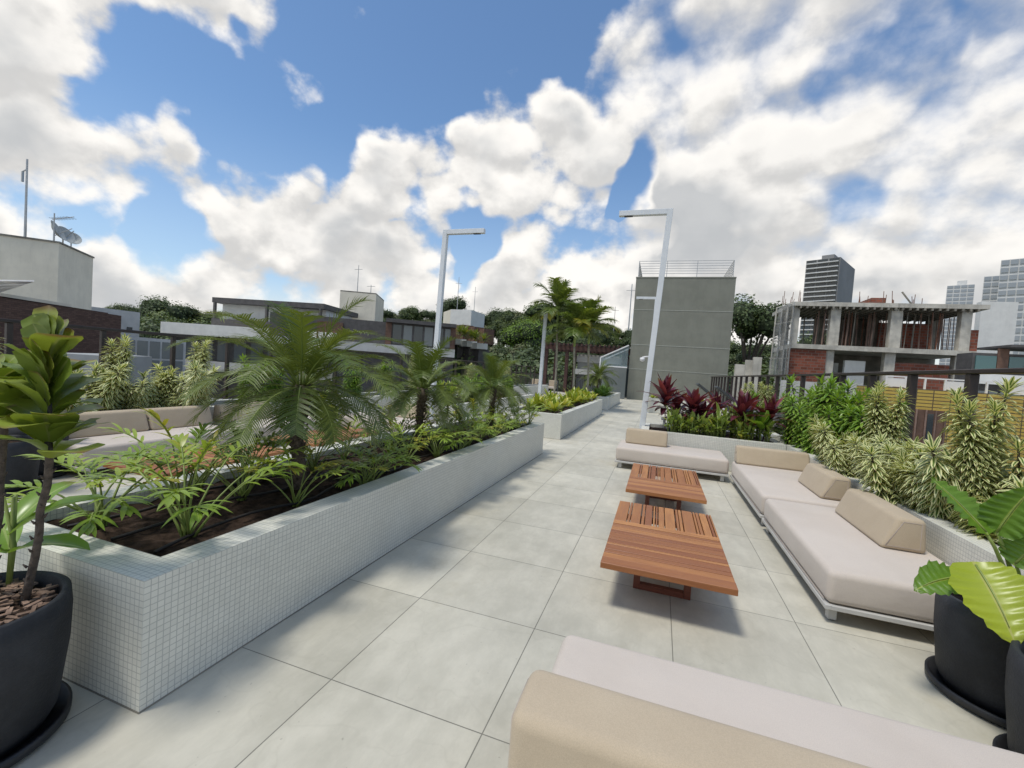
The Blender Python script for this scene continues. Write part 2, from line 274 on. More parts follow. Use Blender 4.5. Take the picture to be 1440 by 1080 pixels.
# ------------------------------------------------------------------ mesh building
class MB:
    def __init__(s): s.v = []; s.f = []; s.uv = []; s.var = []; s.cur = 0.; s.leafy = False
    def add(s, vs, fs, uvs=None):
        n = len(s.v); s.v += [tuple(x) for x in vs]; s.var += [s.cur]*len(vs)
        for i, f in enumerate(fs):
            s.f.append([n+k for k in f])
            if uvs: s.uv.append([uvs[k] for k in f])
            else:
                a, b, c = (V(vs[f[0]]), V(vs[f[1]]), V(vs[f[2]])); nn = (b-a).cross(c-a); ax = [abs(q) for q in nn]
                if ax[2] >= ax[0] and ax[2] >= ax[1]: s.uv.append([(vs[k][0], vs[k][1]) for k in f])
                elif ax[0] >= ax[1]: s.uv.append([(vs[k][1], vs[k][2]) for k in f])
                else: s.uv.append([(vs[k][0], vs[k][2]) for k in f])
    def box(s, x0, x1, y0, y1, z0, z1):
        vs = [(x, y, z) for z in (z0, z1) for (x, y) in ((x0, y0), (x1, y0), (x1, y1), (x0, y1))]
        s.add(vs, [(3, 2, 1, 0), (4, 5, 6, 7), (0, 1, 5, 4), (1, 2, 6, 5), (2, 3, 7, 6), (3, 0, 4, 7)]); return s
    def woodslat(s, x0, x1, y0, y1, z0, z1, alongx):
        s.cur = R.random(); n = len(s.uv); s.box(x0, x1, y0, y1, z0, z1)
        if not alongx:
            for i in range(n, len(s.uv)): s.uv[i] = [(b, a) for a, b in s.uv[i]]
        return s
    def prism(s, poly, z0, z1):
        n = len(poly); vs = [(p[0], p[1], z0) for p in poly]+[(p[0], p[1], z1) for p in poly]
        s.add(vs, [tuple(range(n-1, -1, -1)), tuple(range(n, 2*n))]); k = len(s.v)-2*n
        for i in range(n):
            j = (i+1) % n; a, b = V(vs[i]), V(vs[j]); L = (b-a).length
            s.f.append([k+i, k+j, k+n+j, k+n+i]); s.uv.append([(0, z0), (L, z0), (L, z1), (0, z1)])
        return s
    def hull(s, A, B):                 # two matching loops -> closed solid
        n = len(A); s.add(list(A)+list(B), [tuple(range(n-1, -1, -1)), tuple(range(n, 2*n))]+[(i, (i+1) % n, n+(i+1) % n, n+i) for i in range(n)]); return s
    def tube(s, pts, rs, n=8, caps=True, sq=False):
        pts = [V(p) for p in pts]; rs = rs if isinstance(rs, (list, tuple)) else [rs]*len(pts)
        rings = []; prev = None
        for i, p in enumerate(pts):
            d = (pts[min(i+1, len(pts)-1)]-pts[max(i-1, 0)]).normalized()
            if prev is None: a = d.orthogonal().normalized() if not sq else d.cross(V((0, 1, .001))).normalized()
            else: a = (prev - d*prev.dot(d)).normalized()
            prev = a; b = d.cross(a)
            rings.append([p+(a*math.cos(q)+b*math.sin(q))*rs[i] for q in [2*math.pi*k/n+(math.pi/4 if sq else 0) for k in range(n)]])
        vs = [q for r in rings for q in r]; fs = []
        for i in range(len(pts)-1):
            for k in range(n): fs.append((i*n+k, i*n+(k+1) % n, (i+1)*n+(k+1) % n, (i+1)*n+k))
        if caps: fs += [tuple(range(n-1, -1, -1)), tuple((len(pts)-1)*n+k for k in range(n))]
        s.add(vs, fs); return s
    def bar(s, a, b, w, h=None):       # rectangular bar from a to b
        a, b = V(a), V(b); d = (b-a).normalized(); h = h or w
        x = d.cross(V((0, 0, 1)));  x = V((1, 0, 0)) if x.length < 1e-3 else x.normalized()
        y = x.cross(d); c = [x*w/2+y*h/2, -x*w/2+y*h/2, -x*w/2-y*h/2, x*w/2-y*h/2]
        s.hull([a+q for q in c][::-1], [b+q for q in c][::-1]); return s
    def lathe(s, prof, c=(0, 0, 0), n=32):
        vs = []; fs = []
        for (r, z) in prof:
            for k in range(n): q = 2*math.pi*k/n; vs.append((c[0]+r*math.cos(q), c[1]+r*math.sin(q), c[2]+z))
        for i in range(len(prof)-1):
            for k in range(n): fs.append((i*n+k, i*n+(k+1) % n, (i+1)*n+(k+1) % n, (i+1)*n+k))
        s.add(vs, fs); return s
    def leaf(s, p, d, L, Wd, segs=4, droop=.5, fold=.25, prof=None, up=V((0, 0, 1)), wave=0., var=None):
        s.cur = R.random() if var is None else var
        p = V(p); d = V(d).normalized(); side = d.cross(up)
        if side.length < .05: side = d.cross(V((R.uniform(-1, 1), R.uniform(-1, 1), .2)))
        side.normalize(); vs = []; uv = []
        for i in range(segs+1):
            t = i/segs; w = Wd/2*(prof(t) if prof else max(.02, math.sin(math.pi*min(1, t*.92+.08))**.8))
            nrm = side.cross(d); wz = wave*Wd*math.sin(i*2.4+s.cur*9)
            vs += [p-side*w+nrm*(fold*w+wz), p, p+side*w+nrm*(fold*w-wz)]; uv += [(0, t), (.5, t), (1, t)]
            p = p+d*(L/segs); d = (d+V((0, 0, -droop/segs))).normalized()
        fs = []
        for i in range(segs):
            a = i*3; fs += [(a, a+1, a+4, a+3), (a+1, a+2, a+5, a+4)]
        s.add(vs, fs, uv); return p
    def build(s, name, material, parent=None, bevel=0, seg=3, smooth=False, sub=0):
        me = bpy.data.meshes.new(name); me.from_pydata(s.v, [], s.f)
        ul = me.uv_layers.new(name='UVMap'); flat = [c for f in s.uv for q in f for c in q]; ul.data.foreach_set('uv', flat)
        at = me.attributes.new('var', 'FLOAT', 'POINT'); at.data.foreach_set('value', s.var)
        if material: me.materials.append(MATS[material])
        if smooth: me.polygons.foreach_set('use_smooth', [True]*len(me.polygons))
        me.update(); o = bpy.data.objects.new(name, me); COL.objects.link(o)
        if parent: o.parent = parent
        if bevel:
            b = o.modifiers.new('bevel', 'BEVEL'); b.width = bevel; b.segments = seg; b.limit_method = 'ANGLE'; b.harden_normals = False
        if sub: x = o.modifiers.new('sub', 'SUBSURF'); x.levels = x.render_levels = sub
        return o
def tag(o, label=None, cat=None, group=None, kind=None):
    for k, v in (('label', label), ('category', cat), ('group', group), ('kind', kind)):
        if v: o[k] = v
    return o
def thing(name, label, cat, loc=(0, 0, 0), rz=0., group=None, sc=1.):
    o = bpy.data.objects.new(name, None); COL.objects.link(o); o.location = loc; o.rotation_euler = (0, 0, rz); o.scale = (sc,)*3
    o.empty_display_size = .1
    return tag(o, label, cat, group)
def dup(root, loc, rz=0., label=None, sc=None, cat=None, group=None):
    r = root.copy(); COL.objects.link(r); r.location = loc; r.rotation_euler = (0, 0, rz)
    if sc: r.scale = (sc,)*3 if not isinstance(sc, tuple) else sc
    tag(r, label, cat, group)
    for ch in [o for o in KIDS(root)]:
        c = ch.copy(); COL.objects.link(c); c.parent = r
        for g in KIDS(ch):
            d = g.copy(); COL.objects.link(d); d.parent = c
    return r
def KIDS(o): return [c for c in bpy.data.objects if c.parent == o]
def struct(name, mb, material, **k): o = mb.build(name, material, **k); o['kind'] = 'structure'; return o

# ------------------------------------------------------------------ setting: deck, ground, hill
struct('roof_deck', MB().box(-9.2, 3.15, -4, 31, -.3, 0), 'deck_tile')
g = MB(); g.box(-9.1, 3.05, -3.9, 30.9, -9.2, -.3); struct('podium', g, 'light_grey')
g = MB(); g.add([(-900, -300, -9.2), (900, -300, -9.2), (900, 1200, -9.2), (-900, 1200, -9.2)], [(0, 1, 2, 3)]); struct('ground', g, 'street')
def sstep(a, b, x): t = max(0, min(1, (x-a)/(b-a))); return t*t*(3-2*t)
def hill(x, y):
    h = sstep(38, 92, y - x*.05) * (10.5 if x < 5 else 10.5-6*sstep(5, 40, x))
    h = h + 2.0*math.sin(x*.05+1)*sstep(50, 90, y)
    if x < -40: h = max(h, sstep(30, 75, y)*11)
    return -9.3 + h + (5.5 if x < 60 else 3)*sstep(40, 60, y)
g = MB(); nx, ny = 70, 40
vs = [(-260+i*7., 30+j*4., hill(-260+i*7., 30+j*4.)) for j in range(ny+1) for i in range(nx+1)]
g.add(vs, [(j*(nx+1)+i, j*(nx+1)+i+1, (j+1)*(nx+1)+i+1, (j+1)*(nx+1)+i) for j in range(ny) for i in range(nx)])
struct('hill', g, 'terrain', smooth=True)

# ------------------------------------------------------------------ planters
def planter(name, label, x0, x1, y0, y1, z, rim, soilz, matname='mosaic', hose=True, rims=None):
    t = thing(name, label, 'planter', (0, 0, 0))
    rl, rr, rf, rb = rims or (rim,)*4
    m = MB(); O = [(x0, y0), (x1, y0), (x1, y1), (x0, y1)]; I = [(x0+rl, y0+rf), (x1-rr, y0+rf), (x1-rr, y1-rb), (x0+rl, y1-rb)]
    for i in range(4):
        j = (i+1) % 4; a, b = O[i], O[j]; c, d = I[i], I[j]
        m.add([(a[0], a[1], 0), (b[0], b[1], 0), (b[0], b[1], z), (a[0], a[1], z)], [(0, 1, 2, 3)])
        m.add([(a[0], a[1], z), (b[0], b[1], z), (d[0], d[1], z), (c[0], c[1], z)], [(0, 1, 2, 3)])
        m.add([(c[0], c[1], z), (d[0], d[1], z), (d[0], d[1], soilz-.2), (c[0], c[1], soilz-.2)], [(0, 1, 2, 3)])
    m.build('wall', matname, t)
    b = MB(); e = .003; b.box(x0-e, x1+e, y0-e, y0-.0005, .0, .007).box(x1+.0005, x1+e, y0-.0005, y1+.0005, 0, .007).box(x0-e, x1+e, y1+.0005, y1+e, 0, .007).box(x0-e, x0-.0005, y0-.0005, y1+.0005, 0, .007)
    b.build('base_joint', 'concrete_dark', t)
    s = MB(); nx = max(4, int((I[1][0]-I[0][0])/.06)); ny = max(4, int((I[2][1]-I[0][1])/.06)); ny = min(ny, 160)
    vs = []
    for j in range(ny+1):
        for i in range(nx+1):
            vs.append((I[0][0]+(I[1][0]-I[0][0])*i/nx, I[0][1]+(I[2][1]-I[0][1])*j/ny, soilz+R.uniform(-.014, .018)+.012*math.sin(j*.4)))
    s.add(vs, [(j*(nx+1)+i, j*(nx+1)+i+1, (j+1)*(nx+1)+i+1, (j+1)*(nx+1)+i) for j in range(ny) for i in range(nx)])
    s.build('soil', 'soil', t, smooth=True)
    if hose:
        for k in range(3):
            xx = I[0][0]+(I[1][0]-I[0][0])*(.2+.3*k); h = MB()
            pts = [(xx+.05*math.sin(q*.9+k), I[0][1]+.08+(I[2][1]-I[0][1]-.16)*q/40, soilz+.028+.006*math.sin(q*1.7)) for q in range(41)]
            h.tube(pts, .009, 6); h.build('drip_hose', 'hose', t, smooth=True)
    return t
ZR = .545
planter('planter_box', 'long white mosaic planter with young palms and philodendrons, nearest in the middle of the terrace', -3.25, -1.88, 1.17, 7.57, ZR, .165, .475)
planter('planter_box', 'white planter box of yellow-leaved crotons, second along the walkway', -3.3, -1.95, 9.35, 16.6, ZR, .16, .49)
planter('planter_box', 'small white planter with green arching ferns just before the green building', -3.3, -1.95, 18.6, 24.5, ZR, .16, .49, hose=False)
planter('planter_box', 'long white mosaic planter behind the sofas along the right railing', 2.06, 3.0, .6, 8.3, ZR, .16, .47)
planter('planter_box', 'low white planter running crosswise behind the far sofa, full of canna shoots', -.25, 2.05, 8.2, 9.6, ZR, .14, .47)
planter('planter_box', 'pale planter edging the far right railing beyond the loungers', 2.2, 3.0, 9.7, 27, ZR, .14, .47, hose=False)
planter('planter_box', 'low white planter with small variegated plants at the foot of the green wall', -.4, 2.1, 19.5, 20.6, .62, .12, .55, hose=False)
planter('planter_box', 'white planter behind the left sofas along the left railing', -7.5, -6.62, .5, 27, .55, .14, .47, hose=False)
planter('planter_box', 'white planter box between the left seating and the far lamp', -6.3, -4.6, 9.6, 16.5, .5, .14, .44, hose=False)

# ------------------------------------------------------------------ railings
def railing(name, label, x, ys, z, zlow, hw=.05, pw_=.042):
    t = thing(name, label, 'railing', (0, 0, 0))
    MB().box(x-hw, x+hw, ys[0]-.6, ys[-1]+.3, z-.045, z).build('handrail', 'rail', t, bevel=.006, seg=1)
    for y in ys: MB().box(x-pw_, x+pw_-.003, y-pw_*.9, y+pw_*.9, zlow, z-.045).build('post', 'rail', t, bevel=.006, seg=1)
    return t
RR = railing('railing', 'dark brown metal railing behind the plants on the right edge', 2.92, [1.26+1.07*i for i in range(26)], 1.80, .2)
RL = railing('railing', 'dark brown metal railing along the left edge in front of the apartment buildings', -7.62, [1.2+.96*i for i in range(28)], 1.66, .2, .04, .032)
t = thing('fence', 'dark fence of thin vertical bars at the far end before the wooded hill', 'fence', (-14.5, 30.6, 0))
MB().box(0, 10.5, -.03, .03, 1.12, 1.18).build('top_rail', 'rail', t)
m = MB()
for i in range(88): m.box(.05+i*.12, .075+i*.12, -.012, .012, 0, 1.12)
m.build('bars', 'rail', t)

# ------------------------------------------------------------------ sofas
def wedge(L, D0, D1, H, name, parent, rnd=.035):
    """back cushion: length L along x, bottom depth D0, top depth D1, back face upright (+y side)"""
    m = MB(); n = 14
    a = [(-L/2, 0, 0), (-L/2, D0, 0), (-L/2, D0-.02, H), (-L/2, D0-.02-D1, H)]; b = [(L/2-.0, y, z) for (_, y, z) in a]
    m.hull(a, b); return m.build(name, 'cushion_fabric', parent, bevel=rnd, seg=5, smooth=True)
def seam(parent, pts, w=.004):
    MB().tube(pts, w, 6).build('piping', 'piping', parent, smooth=True)
def sofa(label, L, D, loc, rz, hb=.345):
    t = thing('sofa', label, 'sofa', loc, rz, )
    m = MB(); fz0, fz1 = .095, .125
    m.box(0, L, 0, .035, fz0, fz1).box(0, L, D-.035, D, fz0, fz1).box(0, .035, .035, D-.035, fz0, fz1).box(L-.035, L, .035, D-.035, fz0, fz1)
    for i in range(1, 6): m.box(L*i/6-.02, L*i/6+.02, .035, D-.035, fz0+.004, fz1-.004)
    m.build('frame', 'alu', t, bevel=.003, seg=1)
    for x in (.06, L-.11):
        for y in (.04, D-.09): MB().box(x, x+.05, y, y+.05, .008, fz0).build('leg', 'alu', t, bevel=.003, seg=1)
    b = MB().box(-.005+.012, L-.007, .007, D-.007, fz1+.002, hb)
    mt = b.build('mattress', 'seat_fabric', t, bevel=.045, seg=5, smooth=True)
    c = .024
    for (x, y) in ((c, c), (L-c, c), (L-c, D-c), (c, D-c)):
        seam(mt, [(x, y, fz1+.04), (x, y, hb-.05)], .0035)
    z = fz1+.02
    seam(mt, [(.05, .0055, z), (L-.05, .0055, z)], .003); seam(mt, [(.05, D-.0055, z), (L-.05, D-.0055, z)], .003)
    return t
def cushion(label, L, loc, rz, D0=.29, D1=.17, H=.25):
    t = thing('back_cushion', label, 'cushion', loc, rz); c = wedge(L, D0, D1, H, 'cover', t)
    for sg in (-1, 1):
        k = .030; xx = sg*(L/2-.001); lp = [(xx, k, k), (xx, D0-.02-k, k), (xx, D0-.02-k, H-k), (xx, D0-.02-D1+k, H-k), (xx, k+.004, k)]
        seam(c, lp, .0028)
    e = MB(); e.box(-L/2-.004, -L/2+.002, .05+.03, .075+.01, .13, .165); e.build('care_tag', 'tag', t)
    return t
SZ = .345
sofa('beige sofa module on the right with one cushion, nearest the big potted plant', 1.84, .92, (1.12, 5.12, 0), rad(-90))
sofa('middle beige sofa module on the right with two back cushions in the corner', 2.07, .92, (1.12, 7.27, 0), rad(-90))
sofa('beige sofa module set crosswise at the far side of the two tables', 1.68, .92, (-.58, 7.2, 0), 0)
sofa('foreground sofa seen from behind, only its seat edge and cushion showing', 2.0, .95, (1.68, 1.93, 0), rad(180))
# copies facing the other way on the left of the long planter
sofa('long pale sofa module on the left nearest the fiddle-leaf plant', 1.86, .92, (-5.62, 2.88, 0), rad(90))
sofa('second pale sofa module on the left, partly behind the nearest palm', 1.8, .92, (-5.62, 4.86, 0), rad(90))
sofa('pale sofa module set crosswise on the left beyond the palms', 1.7, .92, (-5.9, 7.0, 0), 0)
cushion('tan back cushion on the nearest right sofa module, with a small dark tag', .95, (1.66, 4.44, SZ), rad(-90))
cushion('tan back cushion against the wall on the middle right sofa module', .84, (1.70, 5.82, SZ), rad(-90))
cushion('long tan back cushion standing crosswise at the far end of the middle sofa module', .92, (1.60, 6.97, SZ), 0, .24, .14)
cushion('small tan back cushion on the left end of the far crosswise sofa', .68, (-.13, 7.72, SZ), 0, .24, .15)
cushion('large tan back cushion on the foreground sofa, closest to the camera', 1.75, (.60, 1.27, SZ), rad(180), .32, .20, .335)
cushion('grey-beige back cushion at the near end of the long left sofa', .86, (-6.22, 3.45, SZ), rad(90), .26, .14, .27)
cushion('grey-beige back cushion second from the near end of the long left sofa', .84, (-6.22, 4.32, SZ), rad(90), .26, .14, .27)
cushion('grey-beige back cushion just left of the nearest palm trunk', .92, (-6.22, 5.35, SZ), rad(90), .26, .14, .27)
cushion('tan back cushion on the far left sofa glimpsed between the palms', .7, (-4.66, 7.55, SZ), 0, .26, .14, .27)

# ------------------------------------------------------------------ slatted tables
def table(label, loc, rz=0, W=.79, L=1.46, ys=.88, near_long=True):
    t = thing('coffee_table', label, 'table', loc, rz)
    m = MB(); z0, z1 = .272, .31
    m.woodslat(0, W, 0, .10, z0, z1, True)                       # thick near board
    wid = [.075, .05, .085, .03, .06, .045, .08, .05, .07, .035, .06, .05, .04]; y = .106
    for w in wid:
        if y+w > ys-.085: w = ys-.085-y
        if w < .015: break
        m.woodslat(0, W, y, y+w, z0+.006, z1-.003, True); y += w+.009
    m.woodslat(0, W, y, ys-.004, z0, z1, True)
    wid = [.095, .02, .075, .022, .055, .013, .013, .045, .078, .018, .022, .085, .016, .022, .055, .018, .022, .09]; x = 0
    gaps = [.007, .006, .01, .006, .01, .008, .009, .007, .012, .006, .009, .008, .006, .008, .007, .007, .008, .007]
    for w, gq in zip(wid, gaps):
        if x+w > W: w = W-x
        if w < .008: break
        m.woodslat(x, x+w, ys, L, z0+.003, z1, False); x += w+gq
    if W-x > .008: m.woodslat(x, W, ys, L, z0+.003, z1, False)
    m.build('tabletop', 'wood', t, bevel=.0022, seg=1)
    u = MB().box(.06, W-.06, .2, .26, .235, z0).box(.06, W-.06, L-.3, L-.24, .235, z0).box(.2, .26, .27, L-.31, .235, z0-.001).box(W-.26, W-.2, .27, L-.31, .235, z0-.001)
    u.build('support', 'wood_dark', t)
    for yy in (.40, L-.5):
        l = MB(); a, b = .20, .58
        l.box(a, a+.045, yy, yy+.05, 0, .235).box(b-.045, b, yy, yy+.05, 0, .235).box(a+.045, b-.045, yy, yy+.05, 0, .04)
        l.build('leg', 'wood_dark', t, bevel=.002, seg=1)
    return t
table('slatted reddish wood coffee table nearest the camera on the right', (-.262, 2.79, 0))
table('slatted wood coffee table on the right, nearer the far sofa', (-.245, 4.74, 0), ys=.64)
table('slatted wood coffee table on the left behind the near philodendrons', (-4.98, 2.7, 0))
table('slatted wood coffee table on the left behind the nearest palm', (-5.02, 4.6, 0), ys=.64)

# ------------------------------------------------------------------ lamps
def lamp(label, loc, H, arm, lean=0., camera=False, w=.105, armdir=1):
    t = thing('street_lamp', label, 'lamp post', loc); dx = lean*H
    MB().box(-.11, .11, -.11, .11, 0, .014).build('base_plate', 'lamp_white', t)
    m = MB(); h = w/2
    m.hull([(-h, -h, .014), (h, -h, .014), (h, h, .014), (-h, h, .014)], [(dx-h, -h, H), (dx+h, -h, H), (dx+h, h, H), (dx-h, h, H)]); m.build('pole', 'lamp_white', t, bevel=.004, seg=1)
    a = MB(); x0 = dx+armdir*h; a.box(min(x0, x0+armdir*arm), max(x0, x0+armdir*arm), -h, h, H-.10, H); o = a.build('arm', 'lamp_white', t, bevel=.004, seg=1)
    b = MB(); xe = x0+armdir*(arm-.26); b.box(min(xe, xe+armdir*.16), max(xe, xe+armdir*.16), -.03, .03, H-.112, H-.101); b.build('light_strip', 'dark_cladding', o)
    if camera:
        c = MB(); zc = 1.85; cx = dx*zc/H
        c.lathe([(0, -.06), (.045, -.04), (.05, 0), (.04, .02), (0, .03)], (cx-.16, -.02, zc), 12); c.bar((cx-.16, -.02, zc+.03), (cx-.05, -.02, zc+.05), .03)
        c.build('security_camera', 'white_plastic', t, smooth=True)
    return t
lamp('tall white square lamp post on the right, arm pointing left, small camera on it', (-.27, 8.95, 0), 4.74, .90, .045, True, armdir=-1)
lamp('tall white square lamp post behind the palms on the left, arm pointing right', (-4.93, 8.95, 0), 4.50, .90, .02)
lamp('white lamp post half hidden behind the tall right lamp, in front of the green wall', (-.43, 19.2, 0), 4.85, .75, .01, armdir=-1)
tag(lamp('plain white lamp post standing left of the tall slender palms', (-4.78, 18, 0), 3.95, .001, .005, w=.13), None, None)

# ------------------------------------------------------------------ pots
def pot(label, loc, H=.5, r=.27, rb=.2, fill='bark_chip', sc=1.):
    t = thing('plant_pot', label, 'plant pot', loc, sc=sc)
    MB().lathe([(0, .02), (rb*.98, .02), (rb+.03*(r-rb)/.07, H*.15), (r*.985, H*.6), (r, H*.86), (r-.006, H-.006), (r-.02, H), (r-.032, H-.008), (r-.035, H-.06), (r-.05, H-.2)], n=56).build('pot_body', 'pot', t, smooth=True)
    MB().lathe([(0, 0), (rb+.035, 0), (rb+.06, .018), (rb+.062, .05), (rb+.05, .052), (rb+.045, .022), (0, .012)], n=48).build('saucer', 'saucer', t, smooth=True)
    s = MB(); s.lathe([(0, H-.05), (r-.04, H-.055)], n=24)
    so_ = s.build('soil', 'soil', t)
    if fill:
        c = MB()
        for i in range(240):
            q, rr = R.uniform(0, 6.28), math.sqrt(R.random())*(r-.055); x, y = rr*math.cos(q), rr*math.sin(q); z = H-.04+R.uniform(0, .015)
            a = R.uniform(0, 3.14); l, w, h = R.uniform(.012, .03), R.uniform(.006, .013), R.uniform(.003, .007)
            ca, sa = math.cos(a), math.sin(a); tl = R.uniform(-.3, .3)
            lo = [(x+u*l*ca-v*w*sa, y+u*l*sa+v*w*ca, z+u*l*tl) for u, v in ((-1, -1), (1, -.7), (.9, 1), (-1.1, .8))]
            c.hull(lo, [(p[0], p[1], p[2]+h) for p in lo])
        c.build('bark_chips', 'bark_chip', t)
    return t
pot('large black plastic pot with bark chips holding the fiddle-leaf plant, lower left corner', (-2.28, .83, 0), .52, .285, .23)
pot('large black pot on a saucer holding the big-leaved plant beside the right sofa', (1.745, 2.84, 0), .5, .27, .22, None)
pot('black pot cut off by the right edge of the frame, nearest the camera', (1.68, 2.27, 0), .5, .24, .19, None)
pot('dark pot on the floor behind the fiddle-leaf plant at the left edge', (-5.75, 2.32, 0), .5, .26, .22, None)
pot('dark pot standing on the left edge, farther back near the left planter', (-6.2, 2.75, 0), .56, .26, .22, None)
pot('dark pot standing beyond the left sofas, beside the crosswise one', (-6.22, 6.95, 0), .50, .27, .22, None)

# ------------------------------------------------------------------ plants: makers
def dirv(az, el): return V((math.cos(az)*math.cos(el), math.sin(az)*math.cos(el), math.sin(el)))
def lance(t): return max(.03, math.sin(math.pi*min(1, .04+t*.96))**.7)
def strap(t): return max(.03, min(1, t*5+.35)*(1-t**3.5))
def philo_mesh(seed, n=11, h=.42, spread=1.):
    global R; sv = R; R = random.Random(seed)
    lm, sm = MB(), MB()
    for i in range(n):
        az = i*2.4+R.uniform(-.4, .4); el = R.uniform(.8, 1.25) if i > 2 else R.uniform(1.25, 1.5); L = h*R.uniform(.75, 1.15)
        p = V((R.uniform(-.02, .02), R.uniform(-.02, .02), 0)); d = dirv(az, el); pts = [p]; 
        for k in range(5): p = p+d*(L/5); pts.append(p); d = (d+V((math.cos(az)*.06*spread, math.sin(az)*.06*spread, -.07))).normalized()
        sm.tube(pts, [.008, .007, .006, .005, .0045, .004], 5)
        # blade: midrib with finger lobes
        BL = R.uniform(.16, .25); d = (d+dirv(az, 0)*.25).normalized(); side = d.cross(V((0, 0, 1))).normalized(); nl = 5; var = R.random()
        q = p; rib = [q]
        for k in range(nl):
            t = k/(nl-1)
            ll = BL*(.42+.36*math.sin(math.pi*(t*.8+.12)))*R.uniform(.85, 1.1)
            for sgn in (-1, 1):
                ang = 1.05-.7*t+R.uniform(-.12, .12); dd = (d*math.cos(ang)+side*sgn*math.sin(ang)+V((0, 0, .22+R.uniform(-.25, .25)))).normalized()
                lm.leaf(q, dd, ll, .019+.008*R.random(), 4, .8, .12, strap, var=min(1, max(0, var+R.uniform(-.1, .1))))
            q2 = q+d*(BL/nl); w = .012
            lm.cur = var; lm.add([q-side*w, q+side*w, q2+side*w, q2-side*w], [(0, 1, 2, 3)], [(.3, 0), (.7, 0), (.7, 1), (.3, 1)])
            q = q2; d = (d+V((0, 0, -.13))).normalized(); rib.append(q)
        lm.leaf(q-d*.02, d, BL*.32, .035, 3, .3, .12, strap, var=var)
        sm.tube(rib, [.004]*4+[.003]*(len(rib)-4), 4)
    R = sv; return lm, sm
def date_palm_mesh(seed, trunk=.62, L=.95, n=46):
    global R; sv = R; R = random.Random(seed); lm, tm, sm = MB(), MB(), MB()
    pts = [(0.02*math.sin(k), .015*math.cos(k*1.3), trunk*k/8) for k in range(9)]
    tm.tube(pts, [.066, .05, .045, .044, .044, .046, .052, .062, .06], 12)
    for k in range(90):                                   # leaf-base stubs
        a = k*2.4; z = trunk*(k/90)*.98+.01; rr = .048; d = dirv(a, .9); b = V((rr*math.cos(a)*.9, rr*math.sin(a)*.9, z))
        tm.tube([b, b+d*.035], [.013, .006], 4)
    for i in range(n):
        f = i/n; az = i*2.3999+R.uniform(-.2, .2); el = 1.30-1.62*f**.95+R.uniform(-.12, .12); l = L*R.uniform(.85, 1.1)*(.8+.3*math.sin(math.pi*(.2+f*.7)))
        p = V((0, 0, trunk-.02*f))+dirv(az, 0)*.03; d = dirv(az, el); seg = 26; rib = [p]; droop = (1.9-.1*f)
        var = R.random()*.6 + (.35 if f > .8 else 0)
        for k in range(seg):
            t = k/seg; p2 = p+d*(l/seg)
            if t > .14:
                side = d.cross(V((0, 0, 1)));  side = side.normalized() if side.length > .05 else V((1, 0, 0)); nrm = side.cross(d)
                ll = .175*(math.sin(math.pi*min(1, (t-.08)*.98))**.55+.12)*R.uniform(.88, 1.08)
                for sgn in (-1, 1):
                    for off in (0, .5):
                        q = p+(p2-p)*off; dd = (d*.75+side*sgn*.95+nrm*R.uniform(-.02, .30)).normalized()
                        lm.leaf(q, dd, ll, .0122, 2, .55, .25, lambda u: 1-.92*u**1.6, up=nrm, var=min(1, var+R.uniform(0, .2)))
            p = p2; d = (d+V((0, 0, -droop/seg*(.35+1.1*t)))).normalized(); rib.append(p)
        sm.tube(rib[::3], [.009-.007*k/8 for k in range(len(rib[::3]))], 4)
    R = sv; return lm, tm, sm
def tall_palm_mesh(seed, H, L=1.5, n=13, r=.05):
    global R; sv = R; R = random.Random(seed); lm, tm, sm = MB(), MB(), MB()
    tm.tube([(.05*math.sin(k*.5), 0, H*.8*k/8) for k in range(9)], [r*1.5, r*1.1]+[r]*6+[r*.95], 10)
    x0 = .05*math.sin(4); sh = MB(); sh.tube([(x0, 0, H*.79), (x0, 0, H*.88), (x0, 0, H)], [r*.95, r*1.25, r*.5], 10)
    for i in range(n):
        f = i/n; az = i*2.4+R.uniform(-.3, .3); el = 1.45-1.35*f; l = L*R.uniform(.85, 1.1); p = V((x0, 0, H-.05)); d = dirv(az, el); seg = 22; rib = [p]
        var = R.random()
        for k in range(seg):
            t = k/seg; p2 = p+d*(l/seg)
            if t > .15:
                side = d.cross(V((0, 0, 1))).normalized(); nrm = side.cross(d); ll = .42*(math.sin(math.pi*min(1, (t-.1)))**.6+.18)
                for sgn in (-1, 1):
                    for off in (0, .5):
                        dd = (d*.7+side*sgn*.8+nrm*R.uniform(-.1, .35)).normalized()
                        lm.leaf(p+(p2-p)*off, dd, ll*R.uniform(.85, 1.1), .045, 3, .9, .2, lambda u: 1-.9*u**1.5, up=nrm, var=min(1, max(0, var+R.uniform(-.2, .2))))
            p = p2; d = (d+V((0, 0, -1.5/seg*(.5+t)))).normalized(); rib.append(p)
        sm.tube(rib[::3], .012, 4)
    R = sv; return lm, tm, sm, sh
